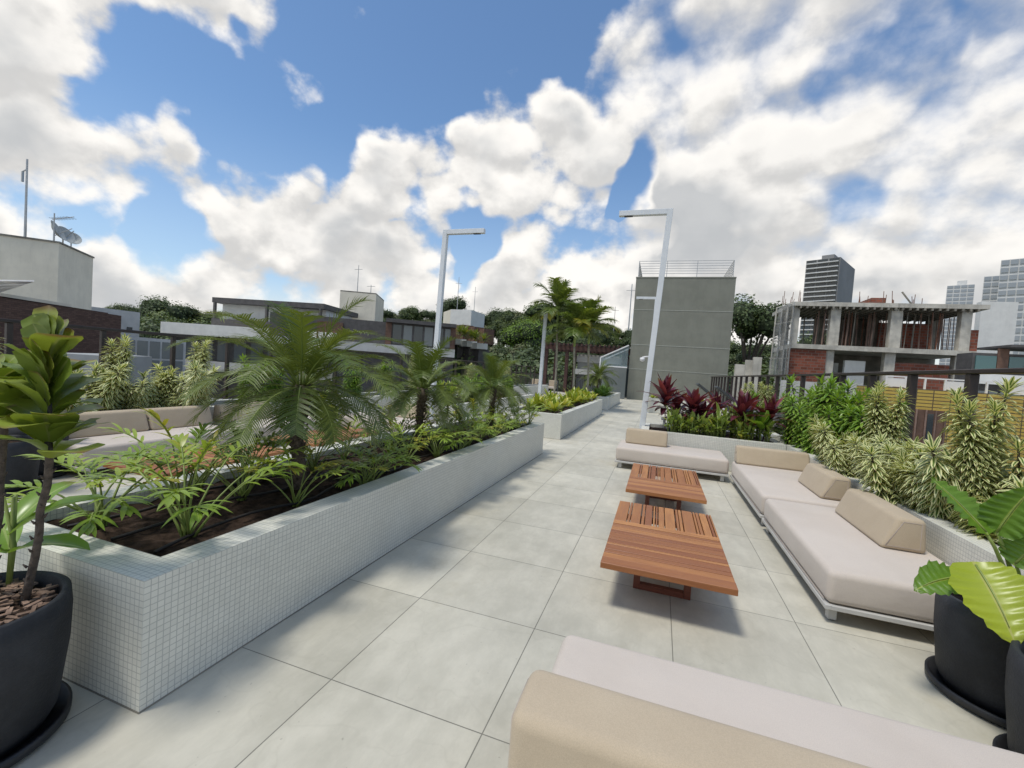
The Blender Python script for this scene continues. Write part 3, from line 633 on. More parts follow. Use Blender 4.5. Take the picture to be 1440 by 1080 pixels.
def dracaena_mesh(seed, stems, LL=.14, LW=.026, dens=90, segs=4):
    """stems: list of (x,y,az,lean,height)"""
    global R; sv = R; R = random.Random(seed); lm, sm = MB(), MB()
    for (x, y, az, lean, H) in stems:
        p = V((x, y, 0)); d = dirv(az, math.pi/2-lean); k = max(6, int(H/.05)); pts = [p]
        for i in range(k): p = p+d*(H/k); pts.append(p); d = (d+V((R.uniform(-.07, .07), R.uniform(-.07, .07), .05))).normalized()
        sm.tube(pts, [.011-.004*i/k for i in range(k+1)], 6)
        nl = int(dens*H/.5)
        for j in range(nl):
            f = (j/nl); f0 = .12+.88*f; i = min(k-1, int(f0*k)); q = pts[i].lerp(pts[i+1], f0*k-i); ax = (pts[i+1]-pts[i]).normalized()
            a = j*2.39996; top = sstep(.86, 1, f0); el = -.05+R.uniform(-.15, .25)+top*1.05
            o = ax.orthogonal().normalized(); b = ax.cross(o); dd = (o*math.cos(a)+b*math.sin(a))*math.cos(el)+ax*math.sin(el)
            lm.leaf(q, dd, LL*R.uniform(.8, 1.15)*(1-.25*top), LW*R.uniform(.85, 1.15), segs, .9-.4*top, .22, lance, up=ax)
    R = sv; return lm, sm
def rosette_mesh(seed, n=22, L=.34, Wd=.07, stalk=0., droop=.8, el0=1.35, el1=.25, prof=lance, stems=1, sp=.0, seg=5):
    global R; sv = R; R = random.Random(seed); lm, sm = MB(), MB()
    for s_ in range(stems):
        bx, by = R.uniform(-sp, sp), R.uniform(-sp, sp); st = stalk*R.uniform(.8, 1.1); lx, ly = R.uniform(-.08, .08), R.uniform(-.08, .08)
        if st > 0: sm.tube([(bx, by, 0), (bx+lx*.5, by+ly*.5, st*.5), (bx+lx, by+ly, st)], [.012, .010, .009], 6)
        for i in range(n):
            f = i/n; az = i*2.4+R.uniform(-.25, .25); el = el0+(el1-el0)*f+R.uniform(-.12, .12)
            z = st*(1-.35*f) if st > 0 else .02*(1-f)
            q = V((bx+lx*(z/st if st else 0), by+ly*(z/st if st else 0), z))
            lm.leaf(q, dirv(az, el), L*R.uniform(.75, 1.1)*(.75+.3*math.sin(math.pi*f)), Wd*R.uniform(.8, 1.15), seg, droop*R.uniform(.6, 1.2), .25, prof, wave=.03)
    R = sv; return lm, sm
def canna_mesh(seed, n=5):
    global R; sv = R; R = random.Random(seed); lm, sm = MB(), MB()
    for s_ in range(n):
        x, y = R.uniform(-.07, .07), R.uniform(-.07, .07); H = R.uniform(.22, .34); top = V((x*1.6, y*1.6, H))
        sm.tube([(x, y, 0), (x*1.3, y*1.3, H*.5), top], [.008, .007, .005], 5)
        for i in range(6):
            z = H*(.45+.55*i/5); q = V((x*(1+z), y*(1+z), z)); lm.leaf(q, dirv(i*2.4+s_, .5+.8*i/5), R.uniform(.14, .22), R.uniform(.04, .06), 4, .9, .25, lance)
    R = sv; return lm, sm
def group_plant(name, label, cat, mat_l, mat_s, meshes, loc, rz=0, sc=1., group=None, parts=('foliage', 'stem')):
    t = thing(name, label, cat, loc, rz, group, sc)
    meshes[0].build(parts[0], mat_l, t, smooth=True)
    if meshes[1].v: meshes[1].build(parts[1], mat_s, t, smooth=True)
    return t

# philodendrons in the near planter: four individuals modelled, the rest copied
PS = .478
src = [group_plant('philodendron', 'broad philodendron with splayed stems beside the near corner of the long planter', 'plant', 'philo', 'petiole', philo_mesh(1, 14, .42), (-2.28, 1.62, PS), 0, 1.0),
       group_plant('philodendron', 'philodendron drooping over the end rim of the long planter beside the black pot', 'plant', 'philo', 'petiole', philo_mesh(2, 13, .34, 2.2), (-2.78, 1.50, PS), 1.2, 1.1),
       group_plant('philodendron', 'upright philodendron at the back left of the long planter near its end', 'plant', 'philo', 'petiole', philo_mesh(3, 12, .46, .6), (-2.85, 1.98, PS), 2.2, .95),
       group_plant('philodendron', 'philodendron standing close to the front rim just before the nearest palm', 'plant', 'philo', 'petiole', philo_mesh(4, 10, .38), (-2.22, 2.28, PS), .4, .8)]
spots = [(-3.0, 2.2, 3), (-2.12, 2.95, 1), (-2.08, 4.5, 1), (-2.1, 5.6, 1), (-2.6, 2.2, 0), (-2.95, 2.55, 2), (-2.12, 2.85, 1), (-2.75, 3.0, 0), (-2.25, 3.3, 3), (-2.85, 3.5, 2), (-2.3, 3.75, 0), (-2.18, 4.15, 1), (-2.7, 4.1, 2),
         (-2.4, 4.5, 3), (-2.95, 4.6, 0), (-2.15, 4.85, 0), (-2.55, 5.1, 2), (-2.2, 5.35, 1), (-2.8, 5.5, 3), (-2.3, 5.75, 0), (-2.6, 6.1, 2), (-2.15, 6.25, 3), (-2.85, 6.3, 0), (-2.4, 6.6, 0), (-2.15, 6.85, 1), (-2.7, 6.9, 2), (-2.3, 7.15, 3), (-2.1, 7.3, 0)]
for i, (x, y, k) in enumerate(spots):
    dup(src[k], (x, y, PS), R.uniform(0, 6.28), 'feathery-lobed green philodendron in the long planter amid the palms', R.uniform(.66, .92), group='philodendrons filling the long planter')
# pygmy date palms
def date_palm(label, loc, seed, sc=1., rz=0., trunk=.62, L=.95, n=46):
    lm, tm, sm = date_palm_mesh(seed, trunk, L, n); t = thing('date_palm', label, 'palm', loc, rz, None, sc)
    f = lm.build('fronds', 'palm_leaf', t); sm.build('midribs', 'petiole', f, smooth=True); tm.build('trunk', 'palm_trunk', t, smooth=True); return t
dp1 = date_palm('young feathery palm with arching fronds, largest and nearest in the long planter', (-2.50, 2.56, PS), 11, 1., .5, .78, .76, 36)
dp2 = date_palm('feathery young palm in front of the left lamp post, second in the long planter', (-2.62, 4.52, PS), 12, .98, 0, .72, .72, 30)
dup(dp2, (-2.6, 6.78, PS), 2.3, 'feathery young palm near the far end of the long planter', .93)
dup(dp1, (-2.7, 20.6, .48), 1.0, 'dark feathery palm in the small planter before the green building', 1.15)
# crotons
lm = rosette_mesh(21, 20, .40, .085, .10, .7, 1.4, .35); cr = group_plant('croton', 'yellow-green broad-leaved croton in the second walkway planter', 'plant', 'croton', 'petiole', lm, (-2.2, 9.75, .49), 0, 1.0, 'yellow crotons in the second planter')
cr2 = group_plant('croton', 'yellow-green broad-leaved croton in the second walkway planter', 'plant', 'croton', 'petiole', rosette_mesh(22, 17, .36, .075, .08, .9, 1.3, .2), (-2.9, 9.8, .49), 0, 1.0, 'yellow crotons in the second planter')
for i in range(34):
    dup(R.choice((cr, cr2)), (-2.2-R.random()*.85, 10.0+i*.19, .49), R.uniform(0, 6.28), None, R.uniform(.75, 1.15))
# green ferns in planter 3
fn = group_plant('fern', 'bright green arching fern in the small planter before the green building', 'plant', 'fern_green', 'petiole', rosette_mesh(25, 60, .55, .028, 0, 1.3, 1.4, .3, strap), (-2.3, 19.2, .49), 0, 1.1, 'ferns in the third planter')
for i in range(9): dup(fn, (-2.25-R.random()*.7, 19.7+i*.5, .49), R.uniform(0, 6), None, R.uniform(.9, 1.3))
# slender tall palms
tp = []
for i, (px, Y, H, lab) in enumerate([(776, 17.5, 4.0, 'tallest slender palm beside the plain white lamp post'), (802, 17.2, 3.15, 'middle slender palm with drooping yellowish fronds'), (822, 17.8, 3.35, 'rightmost slender palm nearest the green building')]):
    b = PZ(px, 585, 0); b = P(px, 582-i*3, Y); t = thing('slender_palm', lab, 'palm', (b.x, Y, 0))
    lm, tm, sm, sh = tall_palm_mesh(31+i, H, [1.35, 1.25, 1.3][i], 18, .042); f = lm.build('fronds', 'tall_palm_leaf', t); sm.build('midribs', 'petiole', f); tm.build('trunk', 'palm_shaft', t, smooth=True); sh.build('crownshaft', 'petiole', t, smooth=True)

# right planter: green and variegated dracaenas
DZ = .47
def bush(seed, ns, h0, h1, sp=.14, lean=.35, **k):
    q = random.Random(seed); st = [(q.uniform(-sp, sp), q.uniform(-sp, sp), q.uniform(0, 6.28), q.uniform(.0, lean), q.uniform(h0, h1)) for _ in range(ns)]
    return dracaena_mesh(seed, st, **k)
gd = [group_plant('dracaena', 'bushy bright green dracaena just behind the corner of the right sofas', 'shrub', 'dracaena_green', 'stem_brown', bush(41, 8, .5, .95, LL=.16, LW=.028, dens=100, segs=3), (2.42, 7.55, DZ), .5, 1.28),
      group_plant('dracaena', 'bright green dracaena directly left of the first variegated one', 'shrub', 'dracaena_green', 'stem_brown', bush(42, 8, .35, .8, LL=.16, LW=.028, dens=100, segs=3), (2.5, 6.75, DZ), .2, 1.25)]
for (x, y, k, s, l) in [(2.35, 7.0, 1, 1.1, 'low green dracaena spilling toward the corner cushion'), (2.6, 8.2, 0, 1.32, 'tall green dracaena rising above the railing beside the purple plants'),
                        (2.3, 8.75, 1, 1.2, 'leafy green dracaena filling the corner behind the round-leaved taro'), (2.6, 6.6, 1, 1.15, 'green dracaena squeezed between the variegated column and the railing'),
                        (2.6, 9.3, 1, 1.5, 'green dracaena beyond the crosswise planter, near the railing'), (2.35, 8.05, 1, 1.05, 'low green dracaena at the junction of the two planters'),
                        (2.55, 7.2, 0, 1.15, 'green dracaena pressed against the railing behind the corner cushion')]:
    dup(gd[k], (x, y, DZ), R.uniform(0, 6), l, s)
vd = [group_plant('dracaena', 'tall cream-edged dracaena column rising between two railing posts', 'shrub', 'dracaena_cream', 'stem_brown', bush(51, 6, .7, 1.15, .12, .14, LL=.15, LW=.028, dens=120), (2.52, 6.02, DZ)),
      group_plant('dracaena', 'low cream-striped dracaena mound behind the nearest right cushion', 'shrub', 'dracaena_cream', 'stem_brown', bush(52, 12, .28, .62, .2, .75, LL=.15, LW=.029, dens=130), (2.42, 5.05, DZ)),
      group_plant('dracaena', 'tall cream-striped dracaena with a bare stem showing, near the right edge of the frame', 'shrub', 'dracaena_cream', 'stem_brown',
                  dracaena_mesh(53, [(0, 0, 0, .03, 1.16), (.02, .18, 1, .06, .72), (.1, -.12, 4, .1, .5)], .165, .027, 112), (2.50, 4.55, DZ))]
for (x, y, k, s, l) in [(2.42, 5.62, 1, .95, 'cream-striped dracaena mound below the tall variegated column'), (2.62, 5.35, 1, .85, 'cream-striped dracaena growing against the railing post'), (2.38, 4.45, 1, .85, 'cream-striped dracaena low along the planter rim beside the bare-stemmed one'),
                        (2.6, 4.02, 2, 1.0, 'tall cream-striped dracaena at the very right edge of the frame'), (2.45, 3.85, 1, 1.0, 'cream-striped dracaena mound behind the big potted leaves'), (2.5, 3.3, 1, 1.1, 'cream-striped dracaena beyond the right edge pot'),
                        (2.42, 4.2, 0, .95, 'bushy cream-striped dracaena column in front of the right end of the railing'), (2.35, 4.75, 1, 1.15, 'wide cream-striped dracaena mound leaning over the rim behind the nearest cushion'), (2.34, 5.9, 1, 1.0, 'cream-striped dracaena mound at the foot of the tall column'),
                        (2.62, 4.85, 1, .85, 'cream-striped dracaena crowded behind the bare-stemmed one'), (2.3, 5.3, 1, .7, 'small cream-striped dracaena overhanging the rim near the middle cushion'), (2.40, 6.38, 1, 1.1, 'cream-tipped dracaena beside the bright green dracaenas')]:
    dup(vd[k], (x, y, DZ), R.uniform(0, 6), l, s)
for i, y in enumerate((10.6, 11.9, 13.4, 15.0)): dup((gd[0], vd[0])[i % 2], (2.6, y, DZ), i, ['green dracaena by the far right railing behind the purple plants', 'pale variegated dracaena rising over the far right railing', 'green dracaena behind the lounger backs', 'pale variegated dracaena behind the farthest lounger'][i], .95)
# left railing dracaenas
for (x, y, k, s, l) in [(-7.0, 3.55, 1, 1.35, 'bushy variegated dracaena right of the fiddle-leaf plant, against the left railing'), (-7.05, 3.9, 0, .95, 'variegated dracaena column by the second left railing post'), (-7.0, 4.35, 1, .9, 'low variegated dracaena between two left railing posts'),
                        (-7.0, 4.95, 0, 1.0, 'variegated dracaena left of the palm crown near the left railing'), (-6.95, 4.75, 1, 1.3, 'variegated dracaena mound behind the second left cushion'), (-7.05, 2.6, 0, 1.0, 'variegated dracaena behind the fiddle-leaf plant at the left edge')]:
    dup(vd[k], (x, y, DZ), R.uniform(0, 6), l, s)
for (x, y, k, s, l) in [(-7.0, 6.0, 1, 1.1, 'green dracaena behind the nearest palm on the left'), (-7.0, 6.5, 1, 1.0, 'green dracaena just left of the nearest palm trunk against the railing')]: dup(gd[k], (x, y, DZ), R.uniform(0, 6), l, s)
for i in range(10): dup(gd[i % 2] if i % 3 else vd[0], (-7.0, 7.4+i*1.4, DZ), R.uniform(0, 6), 'leafy shrub of the left railing planter glimpsed behind the palms', R.uniform(.8, 1.1), group='shrubs far along the left railing')
# shrubs of the planter on the far left of the walkway
sh = group_plant('shrub', 'reddish green leafy shrub between the palms and the far lamp', 'shrub', 'canna', 'stem_brown', rosette_mesh(66, 30, .35, .07, .35, .8, 1.4, .0, stems=3, sp=.25), (-5.2, 10.2, .44), 0, 1., 'shrubs in the planter beyond the left seating')
for i in range(12): dup((sh, gd[1])[i % 2], (-4.9-R.random()*1.0, 10.6+i*.5, .44), R.uniform(0, 6), 'reddish green leafy shrub between the palms and the far lamp' if i % 2 == 0 else 'green spiky shrub between the palms and the far lamp', R.uniform(.8, 1.15), group='shrubs in the planter beyond the left seating')

# crosswise planter: canna shoots, cordylines
cs = [group_plant('canna', 'young yellow-green canna shoots in the crosswise planter behind the far sofa', 'plant', 'canna', 'petiole', canna_mesh(71+i, 6), (.35+i*.3, 8.5, .47), 0, 1., 'canna shoots in the crosswise planter') for i in range(3)]
for i in range(22): dup(cs[i % 3], (.32+(i % 11)*.14+R.uniform(-.04, .04), 8.48+.3*(i//11)+R.uniform(-.06, .06), .47), R.uniform(0, 6), None, R.uniform(.8, 1.25)*(.85+.35*(i % 11)/10))
def cord(seed, label, loc, stalk, n=24, L=.36, sc=1.): return group_plant('cordyline', label, 'plant', 'cordyline', 'red_stem', rosette_mesh(seed, int(n*1.25), L*1.38, .13, stalk, .85, 1.5, -.1, strap), loc, R.uniform(0, 6), sc)
cord(81, 'purple-leaved cordyline on a thin stem, tallest and leftmost, before the green wall', (.18, 8.75, .47), .72, 26, .38)
cord(82, 'crimson cordyline right of the tallest purple one', (.62, 8.8, .47), .60, 24, .36)
cord(83, 'low purple cordyline beneath the two tall ones', (.80, 8.95, .47), .35, 26, .38)
cord(84, 'purple cordyline with upright leaves in front of the second lounger back', (1.42, 8.75, .47), .66, 22, .36)
cord(85, 'rightmost reddish purple cordyline beside the green dracaenas', (1.80, 8.7, .47), .62, 22, .35)
cord(86, 'dark purple cordyline low at the left end of the purple clump', (.42, 9.15, .47), .42, 22, .36)
cord(87, 'purple cordyline behind the crimson one, beneath the lounger backs', (1.05, 9.25, .47), .45, 22, .36)
cord(88, 'purple cordyline squeezed between the two rightmost purple ones', (1.62, 9.25, .47), .50, 22, .36)
group_plant('taro', 'round-leaved green taro plant at the right end of the crosswise planter', 'plant', 'alocasia', 'petiole', rosette_mesh(90, 6, .34, .26, .35, .6, 1.3, .6, lambda t: max(.05, math.sin(math.pi*(t*.93+.05))**.6)), (1.72, 8.45, .47), .6, 1.)
group_plant('young_plant', 'small bright yellow-leaved plant behind the long corner cushion', 'plant', 'croton', 'petiole', rosette_mesh(91, 12, .26, .06, .05, 1.0, 1.3, .4), (1.48, 8.4, .47), 0, 1.)
# small plants at the foot of the green wall
lp = group_plant('ground_plant', 'small cream and green plant in the low planter at the foot of the green wall', 'plant', 'croton', 'petiole', rosette_mesh(95, 14, .22, .07, .05, .9, 1.4, .2), (-.2, 19.85, .55), 0, 1., 'small plants under the green wall')
for i in range(16): dup(lp, (-.22+i*.15, 19.8+R.uniform(0, .4), .55), R.uniform(0, 6), None, R.uniform(.8, 1.3))

# fiddle-leaf plant in the left pot
def fiddleprof(t): return max(.05, (math.sin(math.pi*min(1, t*.62+.02))**.75 if t < .8 else math.sin(math.pi*(.8*.62+.02))**.75*math.sqrt(max(0, 1-((t-.8)/.2)**2))))
def big_leaf(m, p, d, L, Wd, prof, droop, cup, up_, segs=10, nu=8, ripple=.01, lobes=0):
    p = V(p); d = V(d).normalized(); vs = []; uv = []; cur = m.cur
    side = d.cross(V(up_)).normalized()
    for i in range(segs+1):
        t = i/segs; w = Wd/2*prof(t); nrm = side.cross(d)
        for j in range(nu+1):
            s_ = j/nu*2-1; rp = ripple*math.sin(t*segs*1.9+abs(s_)*3)*abs(s_)
            ww = w*(1+(lobes*math.sin(t*24) if abs(s_) > .7 else 0))
            vs.append(p+side*(s_*ww)+nrm*(cup*w*s_*s_+rp)-d*(.25*w*(1-abs(s_)) if lobes and t == 0 else 0)); uv.append((j/nu, t))
        p = p+d*(L/segs); d = (d+V((0, 0, -droop/segs))).normalized()
    n1 = nu+1; m.add(vs, [(i*n1+j, i*n1+j+1, (i+1)*n1+j+1, (i+1)*n1+j) for i in range(segs) for j in range(nu)], uv)
ft = thing('fiddle_leaf_plant', 'fiddle-leaf plant with rounded leathery leaves on two dark stems in the left foreground', 'plant', (-2.37, .84, .47))
stems = [((.12, .08), (.24, .08, .66), .92), ((-.02, .03), (.04, .13, .70), .86)]
stems = [((.15, .13), (.285, .13, .57), (.24, .13, .97)), ((.01, .10), (.05, .10, .66), (.0, .08, .80))]
rr_ = random.Random(5)
for si, (b, mid, top) in enumerate(stems):
    sm = MB(); pts = [V((b[0], b[1], 0)).lerp(V(mid), k/6) for k in range(7)]+[V(mid).lerp(V(top), k/4) for k in range(1, 5)]
    for k in range(1, len(pts)-1): pts[k] += V((rr_.uniform(-.006, .006), rr_.uniform(-.006, .006), 0))
    sm.tube(pts, [.014, .013, .013, .012, .012, .012, .012, .011, .010, .008, .006], 9)
    for k in range(26):
        q = V((b[0], b[1], 0)).lerp(V(mid), k/26); a = k*2.4; sm.tube([q+dirv(a, 0)*.010, q+dirv(a, .6)*.026], [.006, .002], 4)
    sm.build('stem', 'stem_brown', ft, smooth=True)
    lm = MB(); n = 40 if si == 0 else 22
    for k in range(n):
        f = k/n; q = V(mid).lerp(V(top), f*1.02); a = k*2.4+si; el = .80+.6*f**1.2+rr_.uniform(-.3, .25); lm.cur = rr_.random()*(.9 if si == 0 else 1.)
        dd = dirv(a, el); L = rr_.uniform(.14, .185)*(1-.1*f); lm2 = q+dd*.02
        big_leaf(lm, lm2, dd, L, L*1.0, fiddleprof, 1.0, .14, V((0, 0, 1)) if abs(dd.z) < .93 else V((0, -1, .3)), ripple=.002)
    lm.build('leaves', 'fiddle', ft, smooth=True)
# low pale leaves beneath (another plant in the pot)
ot = thing('rubber_plant', 'pale green broad-leaved plant low behind the fiddle-leaf stems', 'plant', (-2.40, 1.0, .47)); lm = MB()
for (a, el, L) in ((.45, .45, .30), (2.9, .55, .34), (.9, .75, .32), (3.6, .35, .28), (1.9, .8, .3)):
    lm.cur = rr_.random(); big_leaf(lm, (0, 0, .30*max(.5, el)), dirv(a, el), L, .115, lance, .9, .35, V((0, 0, 1)), ripple=.003)
lm.build('leaves', 'fiddle_new', ot, smooth=True)
sm = MB(); [sm.tube([(0, 0, 0), (.01*k-.01, .01, .18), (.02*math.cos(k*2), .02*math.sin(k*2), .38)], [.009, .008, .006], 6) for k in range(3)]; sm.build('stem', 'petiole', ot, smooth=True)

# big-leaved alocasia in the right pot
def aloprof(t): return max(.04, (min(1, .62+t*1.6) if t < .25 else math.cos((t-.25)/.75*math.pi/2)**.75))
at_ = thing('elephant_ear', 'large-leaved elephant ear plant in the black pot beside the right sofa', 'plant', (1.775, 2.80, .44))
def aleaf(base, tip, d, L, Wd, mname, upv, droop=.5, lobes=.10):
    s = MB(); b, t_ = V(base), V(tip); mid = (b+t_)/2+V((0, 0, .05)); s.tube([b, b.lerp(mid, .5)+V((0, 0, .015)), mid, mid.lerp(t_, .5)+V((0, 0, .01)), t_], [.014, .012, .010, .008, .006], 8)
    m = MB(); m.cur = .5; big_leaf(m, t_, d, L, Wd, aloprof, droop, .22, upv, 26, 10, .012, lobes)
    o = m.build('leaf', mname, at_, smooth=True); v = MB()
    dd = V(d).normalized(); side = dd.cross(V(upv)).normalized(); nrm = side.cross(dd); p = t_+nrm*.003; rib = []
    for k in range(8): rib.append(p); p = p+dd*(L*.92/8); dd = (dd+V((0, 0, -droop/8))).normalized()
    v.tube(rib, [.005-.0005*k for k in range(8)], 5); v.build('midrib', 'petiole', o, smooth=True); s.build('petiole', 'petiole', o, smooth=True)
O_ = V((1.775, 2.80, .44))
def al2(p0, p1, Wd, mname, upv, droop, lobes=.05):
    b_, t_ = P(*p0)-O_, P(*p1)-O_; d_ = t_-b_; aleaf((b_.x*.12, b_.y*.12, 0), b_, d_+V((0, 0, droop*.45*d_.length)), d_.length*1.04, Wd, mname, upv, droop, lobes)
al2((1386, 748, 2.72), (1312, 674, 2.86), .21, 'alocasia', (.5, -.75, .6), .25, .03)
al2((1372, 795, 2.66), (1426, 905, 2.42), .28, 'alocasia_yellow', (-.25, -.8, .7), .55, .07)
al2((1348, 812, 2.70), (1287, 830, 2.60), .17, 'alocasia', (0, -.6, .9), .5, .10)
al2((1402, 748, 2.74), (1452, 686, 2.66), .19, 'alocasia', (-.35, -.75, .7), .4, .03)
al2((1428, 792, 2.72), (1475, 760, 2.68), .18, 'alocasia', (-.35, -.75, .7), .5, .04)
s = MB(); s.tube([(-.26, -.06, .10), (-.18, -.16, .03), (-.12, -.27, -.02), (.02, -.33, -.02), (.25, -.38, 0)], [.008, .014, .020, .022, .024], 8)
for k in range(4): s.tube([(-.11+.03*k, -.28-.01*k, -.03), (-.15+.03*k, -.31, -.06), (-.20+.02*k, -.34, -.12-.02*k)], [.006, .005, .002], 5)
s.build('rhizome', 'petiole', at_, smooth=True)
rb = thing('elephant_ear', 'leafy plant in the pot at the right frame edge', 'plant', (1.80, 2.24, .45)); m = MB()
for k in range(5): m.cur = rr_.random(); big_leaf(m, (0, 0, .25), dirv(k*1.3-1.2, .5), .3, .25, aloprof, .7, .2, V((0, 0, 1)), 16, 8, .01, .08)
m.build('leaf', 'alocasia', rb, smooth=True)
s = MB(); s.tube([(0, 0, 0), (0, 0, .27)], .012, 6); s.build('petiole', 'petiole', rb)
for i, (x, y) in enumerate(((-5.75, 2.32), (-6.2, 2.75))):
    group_plant('potted_plant', ['pale leafy plant in the dark pot at the left edge', 'leafy plant in the second dark pot near the left railing'][i], 'plant', 'fiddle_new', 'petiole', rosette_mesh(97+i, 12, .4, .1, .3, .8, 1.3, .3), (x, y, .45+.05*i), 0, 1.)
group_plant('potted_plant', 'yellow-green plant in the dark pot beyond the left sofas', 'plant', 'canna', 'petiole', rosette_mesh(99, 14, .34, .07, .15, .9, 1.3, .2), (-6.22, 6.95, .45))

# ------------------------------------------------------------------ sun loungers beyond the crosswise planter
def lounger(label, loc, rz=0.):
    t = thing('sun_lounger', label, 'sun lounger', loc, rz)
    m = MB(); m.box(0, 1.9, 0, .04, .24, .28).box(0, 1.9, .6, .64, .24, .28).box(0, .04, .04, .6, .24, .28).box(1.86, 1.9, .04, .6, .24, .28)
    for i in range(12): m.box(.08+i*.095, .15+i*.095, .04, .6, .255, .275)
    m.build('seat', 'lounger_frame', t)
    for (x, y) in ((.06, 0), (.06, .6), (1.75, 0), (1.75, .6)): MB().box(x, x+.04, y, y+.04, 0, .24).build('leg', 'lounger_frame', t)
    b = MB(); a = rad(42); L = .82; x0 = 1.15; c, s = math.cos(a), math.sin(a)
    lo = [(x0, .03, .29), (x0, .61, .29), (x0-.03*s, .61, .29+.03*c), (x0-.03*s, .03, .29+.03*c)]; b.hull(lo, [(p[0]+L*c, p[1], p[2]+L*s) for p in lo]); b.build('backrest', 'lounger_mesh', t)
    return t
for i, (x, y, l) in enumerate([(.1, 10.4, 'dark grey sun lounger closest to the purple plants'), (.2, 12.1, 'dark grey sun lounger in the middle of the three, with raised back'), (.15, 13.9, 'dark grey sun lounger farthest back toward the green wall'), (1.0, 10.0, 'dark sun lounger with raised slatted back near the right railing')]):
    if i < 3: lounger(l, (x+1.9 if 0 else x, y, 0))
for i, (px, py, Y, l) in enumerate([(983, 539, 10.2, 'left of two raised dark lounger backs rising from the purple plants'), (1010, 543, 10.6, 'right of two raised dark lounger backs, next to the upright purple cordyline')]):
    p = P(px, py, Y); q = P(px+48, py+38, Y); t = thing('sun_lounger', l, 'sun lounger', (q.x, Y, 0), 0)
    d = V((p.x-q.x, 0, p.z-q.z)); n = V((-d.z, 0, d.x)).normalized()
    m = MB(); e = V((0, .60, 0)); A = [V((0, 0, q.z)), V((0, 0, q.z))+e, V((0, 0, q.z))+e+n*.04, V((0, 0, q.z))+n*.04]; m.hull(A, [v+d for v in A]); m.build('backrest', 'lounger_mesh', t)
    m = MB(); m.box(0, 1.0, 0, .6, q.z-.06, q.z-.005).build('seat', 'lounger_frame', t)
    for x in (.02, .94):
        for y in (0, .56): MB().box(x, x+.04, y, y+.04, 0, q.z-.06).build('leg', 'lounger_frame', t)
tw = MB(); tw.box(1.02, 1.22, 9.9, 10.2, .86, .98); tag(tw.build('towel', 'teal_cloth', bevel=.03, seg=3), 'folded teal cloth lying behind the low purple cordyline', 'towel')

# ------------------------------------------------------------------ green building and pergola
GY = 29.0
gb = thing('green_building', 'tall windowless olive-green block at the end of the walkway', 'building', (-1.9, GY, 0))
MB().box(0, 5.75, 0, 6, 0, 7.75).build('wall', 'green_paint', gb)
j = MB()
for z in (1.95, 3.5, 5.72): j.box(-.012, 5.762, -.012, 6.012, z, z+.05)
j.build('joint_lines', 'joint', gb); MB().box(-.02, 5.77, -.02, 6.02, 7.75, 7.82).build('parapet', 'green_paint', gb)
rl = MB(); z0 = 7.82
for k in range(6): z = z0+.22+k*.155; rl.box(.1, 5.6, .08, .11, z, z+.022); rl.box(.1, 5.6, 5.9, 5.93, z, z+.022); rl.box(.1, .13, .11, 5.9, z, z+.022); rl.box(5.57, 5.6, .11, 5.9, z, z+.022)
for x in (.1, 1.8, 3.55, 5.57):
    for y in (.075, 5.895): rl.box(x, x+.035, y, y+.04, z0, z0+1.02)
rl.build('roof_railing', 'steel', gb)
m = MB().box(-1.55, -.02, 1.2, 3.2, 0, 2.2); m.build('doorway', 'window_dark', gb)
ca = thing('glass_canopy', 'slanted glass entrance canopy left of the green building', 'canopy', (-3.6, GY-1.2, 0))
A = [V((0, 0, 2.02)), V((1.68, 0, 2.02)), V((1.68, 2.4, 2.02)), V((0, 2.4, 2.02))]
m = MB(); m.add([(0, 0, 2.02), (1.66, 0, 2.02), (1.66, 0, 3.35), (0, 0, 2.50)], [(0, 1, 2, 3)]); m.add([(0, 0, 2.50), (1.66, 0, 3.35), (1.66, 2.4, 3.35), (0, 2.4, 2.50)], [(0, 1, 2, 3)]); m.build('glass', 'canopy_glass', ca)
m = MB(); m.bar((0, 0, 2.0), (1.66, 0, 2.0), .07); m.bar((0, 0, 2.52), (1.66, 0, 3.37), .07); m.bar((0, 0, 0), (0, 0, 2.52), .07); m.bar((0, 2.4, 0), (0, 2.4, 2.52), .07); m.bar((0, 2.4, 2.52), (1.66, 2.4, 3.37), .07); m.bar((0, 0, 2.52), (0, 2.4, 2.52), .07); m.build('frame', 'white_plastic', ca)
m = MB(); m.box(.1, 1.6, .6, .64, .02, 2.0); m.build('glass_door', 'window_grey', ca)
pg = thing('pergola', 'dark red timber pergola behind the slender palms', 'pergola', (-8.1, 30.2, 0))
for x in (.2, 1.7, 5.6):
    for y in (.2, 3.2): MB().box(x, x+.22, y, y+.22, 0, 3.0).build('post', 'pergola_wood', pg)
m = MB().box(0, 6.1, .1, .25, 3.0, 3.3).box(0, 6.1, 3.2, 3.35, 3.0, 3.3); m.build('beam', 'pergola_wood', pg)
m = MB()
for i in range(20): m.box(.05+i*.31, .15+i*.31, -.4, 3.9, 3.302, 3.45)
m.build('rafters', 'pergola_wood', pg)
kb = thing('garden_pavilion', 'low white and grey pavilion under the timber pergola', 'building', (-6.1, 33.8, 0))
MB().box(0, 4.2, 0, 3, 0, 2.9).build('wall', 'grey_wall', kb); MB().box(-.1, 4.3, -.1, 3.1, 2.3, 2.75).build('fascia', 'white_wall', kb); MB().box(-.06, 2.9, -.5, -.1, 1.35, 1.75).build('awning', 'white_wall', kb)
